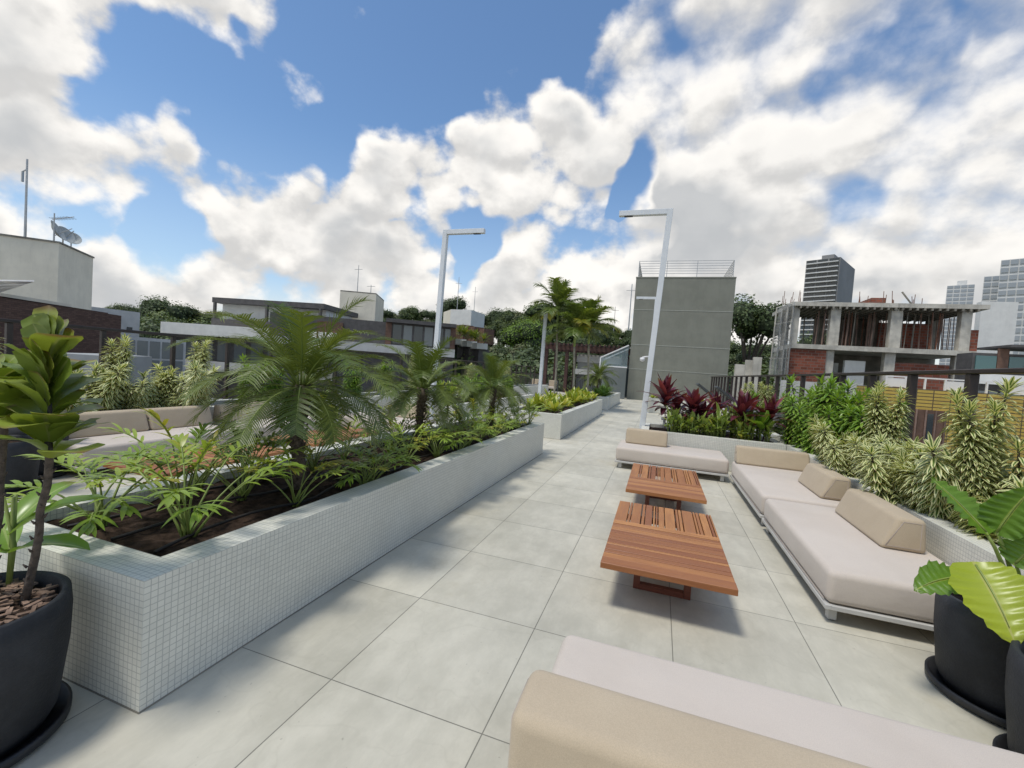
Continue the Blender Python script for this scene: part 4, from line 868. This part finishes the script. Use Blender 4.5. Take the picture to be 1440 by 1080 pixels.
for i, x in enumerate((-7.05, -8.2)):
    t = thing('garden_chair', ['beige cushioned chair under the pergola right of the white lamp post', 'beige cushioned chair under the pergola left of the white lamp post'][i], 'chair', (x+.2, 27.2, 0))
    m = MB()
    for (a, b) in ((0, 0), (.6, 0), (0, .6), (.6, .6)): m.box(a, a+.05, b, b+.05, 0, .62 if b == 0 else .85)
    m.box(0, .05, .05, .6, .56, .61).box(.6, .65, .05, .6, .56, .61).box(.05, .6, .6, .65, .3, .34); m.build('frame', 'lounger_frame', t)
    MB().box(.07, .58, .04, .56, .32, .46).build('seat', 'seat_fabric', t, bevel=.03); MB().box(.07, .58, .5, .6, .46, .86).build('backrest', 'cushion_fabric', t, bevel=.03)

# ------------------------------------------------------------------ buildings
def facade(parent, A, B, z0, z1, x0f, x1f, mname, name='window', out=.04):
    """panel on the wall A->B between fractions, as a part of its own"""
    A, B = V((A[0], A[1], 0)), V((B[0], B[1], 0)); d = (B-A); n = V((d.y, -d.x, 0)).normalized()
    a, b = A+d*x0f, A+d*x1f; m = MB(); m.prism([tuple((a+n*out)[:2]), tuple((b+n*out)[:2]), tuple((b-n*.1)[:2]), tuple((a-n*.1)[:2])][::-1], z0, z1)
    return m.build(name, mname, parent)
def block(name, parent, A, B, depth, z0, z1, mname):
    A, B = V((A[0], A[1], 0)), V((B[0], B[1], 0)); n = V((B.y-A.y, -(B.x-A.x), 0)).normalized()*-depth
    return MB().prism([tuple(A[:2]), tuple(B[:2]), tuple((B+n)[:2]), tuple((A+n)[:2])], z0, z1).build(name, mname, parent)
# cream stair tower on the left
C = V((-34.53, 16.15)); E1 = V((-1.84, -1.72)).normalized(); E2 = V((-3.12, 3.28)).normalized()
ct = thing('apartment_building', 'weathered cream tower block with antennas on its roof at the far left', 'building')
c0 = C+E1*11; c2 = C+E2*4.55; c3 = c0+E2*4.55
MB().prism([tuple(C), tuple(c2), tuple(c3), tuple(c0)], -9.2, 7.0).build('wall', 'cream_wall', ct)
m = MB(); m.prism([tuple(C+V((.08, 0))), tuple(c2+V((0, .08))), tuple(c3), tuple(c0+V((0, -.1)))], 7.0, 7.10); m.build('roof', 'concrete_dark', ct)
facade(ct, C, c2, 2.35, 3.45, .16, .36, 'window_teal')
def place2(z, px, py): p = PZ(px, py, z); return p
an = thing('antenna_mast', 'tall thin antenna mast on the cream tower roof', 'antenna', (C.x+E1.x*2+E2.x*1.2, C.y+E1.y*2+E2.y*1.2, 7.0))
MB().tube([(0, 0, 0), (0, 0, 4.9)], [.07, .05], 6).build('mast', 'steel', an); MB().bar((-.02, 0, 4.3), (-.45, 0, 4.2), .05).bar((-.42, 0, 4.2), (-.42, 0, 3.6), .10).build('aerial', 'steel', an)
an2 = thing('tv_aerial', 'small television aerial beside the dishes on the cream tower', 'antenna', (C.x+E2.x*.4+E1.x*.4, C.y+E2.y*.4+E1.y*.4, 7.0))
m = MB().tube([(0, 0, 0), (0, 0, 1.8)], .035, 6).bar((-.2, 0, 1.45), (1.9, 0, 1.5), .035)
for k in range(7): m.bar((k*.27, -.25, 1.46), (k*.27, .25, 1.46), .02)
m.build('aerial', 'steel', an2)
def dish(label, loc, rz, r):
    t = thing('satellite_dish', label, 'satellite dish', loc, rz)
    m = MB(); m.lathe([(0, 0), (r*.5, .06), (r, .22), (r*1.02, .22), (r*.5, .04), (0, -.03)], (0, 0, 0), 20)
    o = m.build('reflector', 'dish', t, smooth=True); o.rotation_euler = (0, rad(62), 0); o.location = (0, 0, .75)
    MB().tube([(0, 0, 0), (0, 0, .75)], .04, 6).build('stand', 'steel', t); MB().tube([(0, 0, .5), (r*1.3, 0, 1.1)], .025, 5).build('feed_arm', 'steel', t)
for k in range(3):
    q = C+E2*(1.2+k*1.05)+E1*.7; dish(['leftmost and largest satellite dish on the cream tower', 'middle satellite dish on the cream tower', 'rightmost satellite dish at the roof edge of the cream tower'][k], (q.x, q.y, 7.1), .8-k*.5, .62-.08*k)
# brown brick apartment in front
bb = thing('apartment_building', 'brown brick apartment building with dark windows below the cream tower', 'building')
a0, a1, a2 = V(PZ(0, 418, 2.9)[:2]), V(PZ(92.5, 432, 2.9)[:2]), V(PZ(152, 440, 2.9)[:2]); dv = (a1-a0).normalized(); a00 = a0-dv*8; dq = (a2-a1).normalized()
MB().prism([tuple(a1), tuple(a2), tuple(a2-dv*12), tuple(a00+dq*3)][:4], -9.2, 2.9).build('wall', 'brown_brick', bb)
MB().prism([tuple(a00), tuple(a1-dv*.02), tuple(a1+dq*3), tuple(a00+dq*3)], -9.2, 2.84).build('front_wall', 'brown_brick', bb)
facade(bb, a00, a1, 2.45, 3.05, 0, .985, 'cream_wall', 'roof_edge', .35)
for i in range(9): facade(bb, a00, a1, -.4, 2.2, .12+i*.095, .12+i*.095+.075, 'window_dark' if i % 2 else 'window_grey')
facade(bb, a00, a1, -1.6, -.55, .86, .985, 'white_wall', 'balcony', .5)
ca2 = thing('roof_canopy', 'white slatted roof canopy poking in at the left edge', 'canopy')
p0, p1, p2, p3 = PZ(-60, 392, 3.6), PZ(48, 394, 3.6), PZ(0, 410, 3.4), PZ(-60, 425, 3.4)
m = MB()
for k in range(5):
    a, b = k/5, (k+.86)/5; q = [p0.lerp(p3, a), p1.lerp(p2, a), p1.lerp(p2, b), p0.lerp(p3, b)]; m.hull([v-V((0, 0, .06)) for v in q], q)
m.build('panel', 'white_plastic', ca2)
for p in (p2, p3): MB().tube([(p.x-.5, p.y, -9), (p.x-.5, p.y, p.z-.1)], .08, 6).build('post', 'grey_wall', ca2)
# white block, balcony building, black penthouse
def two(pa, pb, z): return V(PZ(pa[0], pa[1], z)[:2]), V(PZ(pb[0], pb[1], z)[:2])
wb = thing('apartment_building', 'plain pale rendered block right of the brown brick building', 'building')
A, B = two((128, 431), (197, 439.5), 3.9); block('wall', wb, A, B, 8, -9.2, 3.9, 'light_grey'); facade(wb, A, B, 2.35, 2.6, .72, .84, 'window_dark')
gl = thing('apartment_building', 'glass-balconied lower building behind the left railing', 'building')
A, B = P(152, 466, 17), P(262, 474, 21); A, B = V(A[:2]), V(B[:2]); block('wall', gl, A, B, 8, -9.2, 1.75, 'light_grey')
for r_ in range(3):
    for i in range(6): facade(gl, A, B, 1.55-(r_+1)*1.2+.12, 1.55-r_*1.2, .03+i*.16, .03+i*.16+.13, 'window_grey')
facade(gl, A, B, -4.0, -2.5, 0, 1, 'white_wall', 'balcony', .8)
pw = thing('boundary_wall', 'grey rendered wall just outside the left railing', 'wall'); A, B = V(P(140, 500, 9.5)[:2]), V(P(214, 497, 12)[:2]); block('wall', pw, A, B, 1.5, -9.2, P(140, 500, 9.5).z, 'grey_wall')
m = thing('apartment_building', 'long pale balcony building with a black framed penthouse, left of the nearest palm', 'building')
A, B = two((226, 452), (470, 468), 3.3); block('wall', m, A, B, 9, 2.35, 3.3, 'white_wall'); d = (B-A).normalized(); nn = V((-d.y, d.x))
block('lower_storeys', m, A+nn*1.2+d*.3, B+nn*1.2, 7, -9.2, 2.35, 'dark_cladding')
for r_ in range(3): facade(m, A, B, -.6-r_*3.1, .25-r_*3.1, .02, 1, 'light_grey', 'balcony', -.05)
for i in range(9): facade(m, A+nn*1.2, B+nn*1.2, .3, 2.2, .08+i*.1, .15+i*.1, 'window_grey')
A2, B2 = A+d*3.2+nn*2, A+d*13+nn*2
block('penthouse', m, A2+nn*.9, B2+nn*.9, 5, 3.3, 5.4, 'white_wall'); block('roof', m, A2-d*.3, B2+d*.3, 6.6, 5.4, 5.85, 'dark_cladding'); block('penthouse_balcony', m, A2-d*.2-nn*.1, B2+d*.2-nn*.1, .12, 3.3, 4.0, 'dark_cladding')
for f_ in (0, .5, 1): q = A2.lerp(B2, f_); MB().box(q.x-.1, q.x+.1, q.y-.1, q.y+.1, 4.0, 5.4).build('column', 'dark_cladding', m)
# second white stair tower with antenna
w2 = thing('apartment_building', 'white stair tower behind the nearest palm, thin mast on top', 'building')
A, B = two((478.5, 409.5), (529, 414), 8.0); block('wall', w2, A, B, 5, -9.2, 8.0, 'cream_wall'); block('roof', w2, A, B, 5.02, 8.0, 8.12, 'concrete_dark')
def mast(label, px, zb, Y, h, r=.05):
    b = P(px, 400, Y); t = thing('antenna_mast', label, 'antenna', (b.x, Y, zb)); MB().tube([(0, 0, 0), (0, 0, h)], [r, r*.6], 5).build('mast', 'steel', t)
    MB().bar((-.5, 0, h*.86), (.5, 0, h*.86), .04).build('aerial', 'steel', t); return t
mid = (A+B)/2; t_ = P(503, 400, mid.y+2)
mast('thin mast on the white stair tower behind the nearest palm', 503, 8.1, mid.y+2, 3.2); mast('short aerial on the white stair tower behind the palm', 522, 8.1, mid.y+2, 1.1)
# dark modern building
dk = thing('apartment_building', 'dark modern house with brown panels and white slab edges behind the left lamp', 'building')
A, B = two((543, 447), (642, 456), 4.9); d = (B-A).normalized(); nn = V((-d.y, d.x))
A0 = A-d*9
block('wall', dk, A0+nn*.6, B+nn*.6, 8, 2.7, 4.6, 'dark_cladding'); block('roof', dk, A, B, 9, 4.6, 4.9, 'dark_cladding'); block('slab_edge', dk, A0, B, 8, 2.0, 2.7, 'light_grey'); block('lower_wall', dk, A0+nn*.8, B+nn*.8, 8, -9.2, 2.0, 'dark_cladding')
for i in range(6): facade(dk, A+nn*.6, B+nn*.6, 2.85, 4.45, .10+i*.15, .10+i*.15+.12, 'window_grey' if i % 2 else 'window_dark')
facade(dk, A+nn*.6, B+nn*.6, 2.7, 4.6, 0, .08, 'brown_panel', 'panel', .2); facade(dk, A0+nn*.6, A+nn*.6, 2.7, 4.2, .4, .62, 'brown_panel', 'panel', .3); facade(dk, A+nn*.6, B+nn*.6, 2.7, 4.6, .93, 1, 'brown_panel', 'panel', .2)
st = thing('apartment_building', 'stepped lower terraces right of the dark modern house, greenery on them', 'building')
for k, (pa, pb, z) in enumerate([((641, 476), (656, 478), 3.0), ((657, 479), (671, 481), 2.75), ((671, 482), (686, 484), 2.5)]):
    a, b = two(pa, pb, z); a = V(P(pa[0], pa[1], 38)[:2]); b = V(P(pb[0], pb[1], 39)[:2]); zz = P(pa[0], pa[1], 38).z
    block('slab_edge', st, a, b, 5, zz-.55, zz, 'white_wall'); block('wall', st, a+V((0, .5)), b+V((0, .5)), 5, -9.2, zz-.56, 'dark_cladding')
    if k < 3: block('upper_wall', st, a+V((0, 1.5)), b+V((0, 1.5)), 4, zz, zz+1.5, 'brown_panel')
wt = thing('water_tower', 'small white water tank tower beyond the dark modern house', 'tower'); A, B = V(P(634, 435, 46)[:2]), V(P(663, 438.6, 46)[:2]); zt = P(634, 435, 46).z; block('wall', wt, A, B, 4, -9.2, zt, 'white_wall')
L_ = V(P(624, 436, 48.5)[:2]); MB().prism([tuple(A), tuple(A+V((0, .01))), tuple(L_+V((0, .01))), tuple(L_)][::-1], zt-8, zt-.02).build('side_wall', 'cream_wall', wt)
mast('hilltop mast behind the water tank tower', 645, 8, 60, 6.5, .06); mast('thin hilltop mast far right of the water tank tower', 669, 9, 70, 6, .06); mast('thin mast on the hill left of the green building', 889, 6.0, 45, 4.6, .07); mast('smaller mast on the hill beside the green building', 868, 7.0, 60, 3.6, .05)

# ------------------------------------------------------------------ right: concrete shell
SK = 36.
sx = lambda px: P(px, 480, SK).x
sk = thing('unfinished_building', 'unfinished concrete building shell with red brick infill and steel props', 'building')
X0, X1 = sx(1112), sx(1380); ZT, ZM, ZG = 7.55, 4.6, 1.4
MB().box(X0-.2, X1+.1, SK-.3, SK+5.5, ZT-.28, ZT).build('roof_slab', 'concrete', sk); MB().box(X0, X1-.3, SK-.25, SK+5.5, ZM-.32, ZM).build('floor_slab', 'concrete', sk); MB().box(X0, X1-.3, SK-.2, SK+5.5, ZG-.35, ZG-.05).build('lower_slab', 'concrete', sk)
m = MB()
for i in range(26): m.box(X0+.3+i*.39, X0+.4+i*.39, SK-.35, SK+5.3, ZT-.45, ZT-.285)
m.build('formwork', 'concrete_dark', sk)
for (a, b) in ((1113, 1121), (1165, 1179), (1250, 1266), (1349, 1364)):
    MB().box(sx(a), sx(b), SK, SK+.5, ZM, ZT-.28).build('column', 'concrete', sk)
    MB().box(sx(a-3), sx(b-4), SK+.02, SK+.52, ZG-.05, ZM-.32).build('column', 'concrete', sk); MB().box(sx(a-3), sx(b-4), SK+.02, SK+.52, -9.2, ZG-.35).build('column', 'concrete', sk)
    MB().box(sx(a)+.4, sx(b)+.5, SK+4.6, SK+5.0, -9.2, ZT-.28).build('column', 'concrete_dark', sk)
for (a, b, y, z0, z1) in ((1109, 1163, SK-.1, ZG-.05, ZM-.34), (1262, 1341, SK+.15, ZG-.05, ZM-.95), (1266, 1348, SK+3.2, ZM, ZM+2.1), (1365, 1378, SK+.2, ZM, ZM+1.4), (1262, 1341, SK+.15, -1.5, ZG-.36), (1125, 1240, SK+4, -1.5, ZG-.36)):
    MB().box(sx(a), sx(b), y, y+.2, z0, z1).build('brick_wall', 'brick_red', sk)
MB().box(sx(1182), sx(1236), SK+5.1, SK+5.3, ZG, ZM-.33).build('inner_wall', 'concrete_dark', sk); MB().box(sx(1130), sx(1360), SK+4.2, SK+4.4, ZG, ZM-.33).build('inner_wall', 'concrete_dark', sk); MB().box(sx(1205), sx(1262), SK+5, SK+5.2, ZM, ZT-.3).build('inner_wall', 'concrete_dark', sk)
MB().box(sx(1238), sx(1260), SK+2, SK+4, ZT, ZT+.75).build('brick_stub', 'brick_red', sk)
q = random.Random(3)
for i in range(84):
    x = q.uniform(X0+.4, X1-.2); y = SK+q.uniform(.2, 5); dx = q.uniform(-.08, .08); m = MB().tube([(x, y, ZM), (x+dx, y, ZT-.46)], q.choice((.028, .035, .045)), 5); m.build('prop', q.choice(('prop', 'rust', 'concrete_dark', 'prop')), sk)
for (px, n) in ((1113, 9), (1262, 6), (1225, 4), (1305, 4)):
    m = MB()
    for i in range(n): x = sx(px)-.6+i*.17; m.bar((x, SK+1+(i % 3)*.3, ZT), (x+q.uniform(-.08, .08), SK+1+(i % 3)*.3, ZT+q.uniform(.5, 1.1)), .03)
    m.build('rebar', 'rust', sk)
MB().bar((sx(1272), SK+1, ZT+1.0), (sx(1290), SK+1, ZT+.05), .08).build('loose_board', 'concrete_dark', sk)
m = MB().box(X0-.3, X1-.2, SK+11.9, SK+12.1, ZG, ZM-.33)
for (x, y, z, w, d, h) in ((sx(1196), SK+.6, ZG-.05, 1.2, .3, 2.3),): MB().box(x, x+w, y, y+d, z, z+h).build('panel', 'white_wall', sk)
MB().box(sx(1175), sx(1198), SK+2, SK+2.2, ZG+1.4, ZG+2.1).build('panel', 'white_wall', sk)
sw = thing('debris_netting', 'pale torn construction netting on the left flank of the concrete shell', 'netting')
a, b, c, d = P(1080, 528, 34), P(1108, 530, SK-.5), P(1118, 425, SK-.5), P(1094, 432, 35); m = MB(); vs = []; n = 10
for j_ in range(n+1):
    for i in range(n+1):
        pt = a.lerp(b, i/n).lerp(d.lerp(c, i/n), j_/n); vs.append(pt+V((q.uniform(-.06, .06), .25*math.sin(i*1.9), q.uniform(-.05, .05))))
m.add(vs, [(j_*(n+1)+i, j_*(n+1)+i+1, (j_+1)*(n+1)+i+1, (j_+1)*(n+1)+i) for j_ in range(n) for i in range(n)]); m.build('net_sheet', 'net', sw)
m = MB()
for k in range(4): e = k/3; m.tube([a.lerp(b, e)+V((0, .3, -9)), d.lerp(c, e)+V((0, .3, 0))], .05, 5)
for k in range(5): e = k/4; m.tube([a.lerp(d, e)+V((0, .3, 0)), b.lerp(c, e)+V((0, .3, 0))], .035, 5)
m.build('scaffold', 'concrete', sw)
for k, (p0_, p1_, y0_, Y) in enumerate(((1035, 1049, 512, 27), (1050, 1061, 506, 26), (1061, 1072, 502, 25.5))):
    a = P(p0_, y0_, Y); b = P(p1_, y0_, Y); tag(MB().box(a.x, b.x, Y, Y+.4, -9.2, a.z).build('concrete_pier', 'concrete'), ['leftmost short concrete pier right of the green wall', 'middle short concrete pier right of the green wall', 'rightmost and tallest short concrete pier beside the netting'][k], 'pier')
# yellow tiled block, grey wall, parking deck with cars
yb = thing('yellow_building', 'yellow tiled low building with a brown window beyond the right railing', 'building'); yy = 12.
a = P(1231, 545, yy); MB().box(a.x, 13, yy, yy+1.0, -9.2, 1.66).build('wall', 'yellow_tile', yb)
w0, w1 = P(1286, 575, yy), P(1331, 580, yy); fr = MB().box(w0.x, w1.x, yy-.03, yy+.05, -1.6, w0.z).build('window', 'brown_panel', yb)
for k in range(3): MB().box(w0.x+.06+k*(w1.x-w0.x-.06)/3, w0.x+(k+1)*(w1.x-w0.x-.06)/3, yy-.036, yy-.032, -1.5, w0.z-.08).build('pane', 'window_dark' if k == 1 else 'brown_panel', fr)
for k in range(4): x = w0.x+.01+k*(w1.x-w0.x-.05)/3; MB().box(x, x+.03, yy-.05, yy-.037, -1.6, w0.z).build('mullion', 'prop', fr)
MB().box(w0.x+.04, w1.x-.01, yy-.052, yy-.038, .45, .49).build('mullion', 'prop', fr)
wr = thing('balustrade', 'white open balustrade along the top of the yellow building', 'railing', (a.x, yy, 1.66))
m = MB().box(.3, 8.6, .3, .34, .24, .27)
for k in range(24): m.box(.3+k*.36, .33+k*.36, .3, .34, 0, .24)
for k in range(0, 24, 3): m.box(.33+k*.36, .66+k*.36, .31, .33, .02, .22)
m.build('rails', 'white_plastic', wr)
gw = thing('boundary_wall', 'plain grey wall between the railing posts left of the yellow building', 'wall'); a1_ = P(1185, 540, 15); b1_ = P(1230, 543, 15); MB().box(a1_.x-1.5, b1_.x+2, 15, 15.3, -9.2, P(1200, 541, 15).z).build('wall', 'light_grey', gw)
def car(label, loc, rz, col):
    t = thing('parked_car', label, 'car', loc, rz)
    prof = [(-2.1, .35), (-2.05, .8), (-1.3, .95), (-.7, 1.42), (.9, 1.45), (1.6, .98), (2.1, .85), (2.15, .35)]
    m = MB(); m.hull([(x, -.82, z) for x, z in prof][::-1], [(x, .82, z) for x, z in prof][::-1]); m.build('body', col, t, bevel=.08, seg=3, smooth=True)
    MB().hull([(-1.15, -.83, .98), (1.4, -.83, .98), (.8, -.83, 1.36), (-.65, -.83, 1.34)], [(-1.15, .83, .98), (1.4, .83, .98), (.8, .83, 1.36), (-.65, .83, 1.34)]).build('window', 'window_dark', t)
    for x in (-1.35, 1.35):
        for y in (-.85, .67):
            w = MB(); w.tube([(x, y, .32), (x, y+.18, .32)], .32, 16); w.build('wheel', 'hose', t)
car('white parked car partly hidden, left of two on the parking deck', (P(1290, 543, 22).x, 22, .18), .1, 'white_plastic'); car('white parked car right of the other on the parking deck', (P(1322, 543, 22).x+.6, 21.5, .18), 3.0, 'white_plastic')
pd_ = thing('parking_deck', 'flat parking deck between the yellow building and the concrete shell', 'building'); MB().box(7.5, 26, 19, 26, -9.2, .18).build('slab', 'light_grey', pd_)
# modern house at right edge, white blank block
mh = thing('apartment_building', 'modern white and brown house with teal glass at the right edge', 'building'); Y = 27.
f = lambda px, py=500: P(px, py, Y).x
zz = lambda py, px=1400: P(px, py, Y).z
MB().box(f(1368), f(1500), Y, Y+1.2, -9.2, zz(497)).build('wall', 'dark_cladding', mh); MB().box(f(1368), f(1500), Y-.5, Y, zz(541), zz(527)).build('balcony', 'white_wall', mh)
for (a, b, mt_) in ((1372, 1401, 'window_teal'), (1402, 1418, 'brown_panel'), (1419, 1440, 'window_teal'), (1441, 1470, 'window_grey')): MB().box(f(a), f(b), Y-.06, Y, zz(521), zz(501 if mt_ != 'brown_panel' else 490)).build('window' if 'win' in mt_ else 'panel', mt_, mh)
MB().box(f(1403), f(1500), Y-.8, Y+1.5, zz(489), zz(486)).build('roof', 'dark_cladding', mh)
for k in range(5): MB().box(f(1374+k*16), f(1386+k*16), Y-.3, Y-.25, zz(575), zz(551)).build('window', 'window_grey', mh)
bw = thing('blank_building', 'plain white windowless block behind the right end of the concrete shell', 'building'); a, b = P(1381, 424, 44), P(1433, 421, 44); MB().box(a.x, b.x, 44, 44.6, -9.2, a.z).build('wall', 'white_wall', bw)
# towers
def tower(label, px0, px1, py, Y, depth, floors, wall, win, z0=-9.2, balc=True, bays=3, crown=0, fh=None, wname='window_dark', turn=0.):
    dc = ray((px0+px1)/2, py); dn = V((dc.x, dc.y, 0)).normalized(); ra, rb_ = ray(px0, py), ray(px1, py)
    a = V((0, 0, EYE))+ra*(Y/ra.dot(dn)); b = V((0, 0, EYE))+rb_*(Y/rb_.dot(dn)); W_ = (V((b.x, b.y))-V((a.x, a.y))).length; H = a.z-z0
    t = thing('tower_block', label, 'tower block', (a.x, a.y, z0), math.atan2(b.y-a.y, b.x-a.x)+turn)
    MB().box(0, W_, 0, depth, 0, H).build('wall', wall, t); fh = H/floors
    for k in range(floors):
        z = H-(k+1)*fh
        if a.z-(k+1)*fh < -2: break
        for j_ in range(bays):
            x0_ = W_*(j_+.08)/bays; x1_ = W_*(j_+.92)/bays; MB().box(x0_, x1_, -.12, 0, z+fh*.30, z+fh*.92).build('window', wname, t)
        if balc: MB().box(W_*.03, W_*.97, -1.0, -.13, z+fh*.05, z+fh*.26).build('balcony', win, t)
    if crown: MB().box(W_*.35, W_*.72, depth*.2, depth*.7, H, H+crown).build('roof_plant', wall, t)
    return t
tower('dark grey high-rise with many balconies above the concrete shell', 1134, 1183, 367, 180, 20, 34, 'tower_grey', 'tower_white', bays=3, crown=2.2, turn=-.25)
tower('small rounded pale high-rise in the distance between the shell and the white towers', 1332, 1371, 402, 260, 18, 34, 'tower_white', 'tower_white', bays=4, crown=2.5, balc=False, wname='window_hazed')
tower('white high-rise at the right edge with rows of dark windows', 1408, 1475, 366, 130, 18, 26, 'tower_white', 'tower_white', bays=5, crown=0, balc=False, wname='window_hazed')
tower('lower white high-rise just left of the one at the right edge', 1384, 1407, 389, 145, 14, 28, 'tower_white', 'tower_grey', bays=2, balc=False, wname='window_hazed')
tower('hazy grey block seen through the concrete shell', 1190, 1235, 446, 150, 14, 18, 'tower_grey', 'tower_white', bays=4, balc=False)

# ------------------------------------------------------------------ trees
def tree_mesh(seed, Rr=4., H=9., flat=.75, nclump=26, per=130, ls=.42):
    q = random.Random(seed); lm, core, tm = MB(), MB(), MB(); zc = H-Rr*flat
    cl = []
    for i in range(nclump):
        u, v = q.uniform(-1, 1), q.uniform(0, 6.283); s_ = math.sqrt(1-u*u)*(.55+.45*q.random())
        c = V((math.cos(v)*s_*Rr*.72, math.sin(v)*s_*Rr*.72, zc+u*Rr*flat*.62)); r = Rr*q.uniform(.24, .42); cl.append((c, r))
    for c, r in cl:
        cv = q.uniform(-.2, .25)
        for k in range(per):
            d = V((q.gauss(0, 1), q.gauss(0, 1), q.gauss(.35, 1))).normalized(); p = c+d*r*q.uniform(.72, 1.12)*V((1, 1, .8)).length/1.63
            n_ = (d+V((q.uniform(-.7, .7), q.uniform(-.7, .7), q.uniform(-.3, .9)))).normalized(); a = n_.orthogonal().normalized(); b = n_.cross(a); th = q.uniform(0, 3.14); a, b = a*math.cos(th)+b*math.sin(th), b*math.cos(th)-a*math.sin(th)
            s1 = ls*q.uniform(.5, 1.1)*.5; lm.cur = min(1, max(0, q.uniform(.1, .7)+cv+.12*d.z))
            lm.add([p-a*s1, p+b*s1*.6, p+a*s1, p-b*s1*.6], [(0, 1, 2, 3)], [(0, .5), (.5, 0), (1, .5), (.5, 1)])
        core.lathe([(.01, -r*.6), (r*.62, -r*.3), (r*.7, 0), (r*.55, r*.38), (.01, r*.6)], tuple(c), 7)  # dark filler blobs added inside the clumps so no sky shows through
    tm.tube([(0, 0, 0), (.1, 0, H*.3), (0, .1, H*.62)], [Rr*.075, Rr*.055, Rr*.04], 7)
    for c, r in cl[:8]: tm.tube([(0, .05, H*.4), (c.x*.5, c.y*.5, (H*.45+c.z)/2), tuple(c)], [Rr*.035, Rr*.022, Rr*.012], 5)
    return lm, core, tm
TREES = []
for i, (mt_, Rr, H, fl) in enumerate([('tree_dark', 4.2, 9, .78), ('tree_mid', 4., 9, .8), ('tree_olive', 3.8, 8.5, .85), ('tree_dark', 4.6, 9, .62), ('tree_mid', 4.4, 9, .7)]):
    lm, core, tm = tree_mesh(200+i, Rr, H, fl); t = thing('hill_tree', 'x', 'tree', (0, 0, 0)); f_ = lm.build('crown', mt_, t); core.build('crown_core', 'tree_core', f_); tm.build('trunk', 'bark', t, smooth=True); TREES.append((t, H))
def bright(mt_, seed, Rr, H, fl, **k):
    lm, core, tm = tree_mesh(seed, Rr, H, fl, **k); t = thing('hill_tree', 'x', 'tree'); f_ = lm.build('crown', mt_, t); core.build('crown_core', 'tree_core', f_); tm.build('trunk', 'bark', t, smooth=True); return t, H
used = [0]*8
def put_tree(px, py, Y, k, label=None, group=None, wide=1.0):
    p = P(px, py, Y); hz_ = hill(p.x, Y); H = max(5., p.z-hz_); t, H0 = TREES[k]; s = H/H0
    a = used[k]; used[k] += 1
    L = label or 'rounded leafy tree in the wood covering the hill behind the terrace'; G = group or (None if label else 'trees covering the hill')
    if a == 0: t.location = (p.x, Y, p.z-H); t.scale = (s*wide, s*wide, s); t.rotation_euler = (0, 0, R.uniform(0, 6)); tag(t, L, 'tree', G)
    else:
        r = dup(t, (p.x, Y, p.z-H), R.uniform(0, 6), L, (s*wide, s*wide, s)); 
        if G: r['group'] = G
        elif 'group' in r: del r['group']
def treeline(px):
    pts = [(-200, 430), (130, 436), (150, 430), (200, 428), (225, 424), (270, 436), (420, 440), (520, 434), (560, 432), (600, 436), (625, 432), (650, 438), (690, 440), (720, 434), (760, 430), (800, 432), (840, 452), (900, 462), (1020, 478), (1040, 480), (1100, 484), (1300, 490), (1440, 480), (1700, 480)]
    for (a, ya), (b, yb_) in zip(pts, pts[1:]):
        if a <= px <= b: return ya+(yb_-ya)*(px-a)/(b-a)
    return 450
q = random.Random(12)
for row, (Y, dy, step) in enumerate(((92, 0, 17), (78, 14, 20), (64, 30, 25), (52, 48, 30), (43, 66, 36))):
    px = 120 if row < 3 else 440
    while px < 1100 if row < 4 else px < 1120:
        if not (890 < px < 1015):
            YY = Y*(.62 if px < 420 else 1.)*(.75 if px > 1000 else 1)
            put_tree(px+q.uniform(-4, 4), treeline(px)+dy+q.uniform(-3, 5), YY+q.uniform(-3, 3), q.choice((0, 1, 2, 3, 4, 0, 3)))
        px += step*q.uniform(.85, 1.15)
for px in (1128, 1150, 1190, 1215, 1240): put_tree(px, 478+q.uniform(-12, 6), 66, q.choice((0, 1, 2)), 'tree glimpsed through the openings of the concrete shell', 'trees behind the concrete shell')
TREES.append(bright('tree_bright', 301, 4.2, 8.5, .6, nclump=34, per=200, ls=.3)); used.append(0)
put_tree(742, 452, 60, 5, 'bright lime-green tree crown standing out on the hill left of the slender palms')
TREES.append(bright('tree_dark', 302, 3.3, 9., .30, nclump=13, per=260, ls=.26)); used.append(0)
used[6] = 0; put_tree(1058, 432, 52, 6, 'dark flat-topped tree above the wood right of the green building')
put_tree(230, 420, 52, 3, 'dark spreading tree on the ridge above the pale rendered block'); put_tree(640, 424, 66, 6, 'dark flat-crowned tree behind the white water tank tower')
put_tree(800, 424, 84, 1, 'pale green dome-shaped tree on the ridge behind the slender palms', wide=1.3)
put_tree(765, 428, 80, 4, 'large domed tree on the ridge just left of the slender palms', wide=1.3)
# roof-terrace greenery on the stepped building
gs = group_plant('terrace_shrub', 'green shrub on the stepped terraces right of the dark modern house', 'shrub', 'tall_palm_leaf', 'stem_brown', rosette_mesh(120, 60, 1.2, .12, .5, 1., 1.4, 0), tuple(P(652, 478, 37.5)), 0, 1., 'shrubs on the stepped terraces')
for px, py in ((646, 474), (662, 479), (668, 482), (680, 484)): dup(gs, tuple(P(px, py, 37.7)), R.uniform(0, 6), None, R.uniform(.7, 1.1))
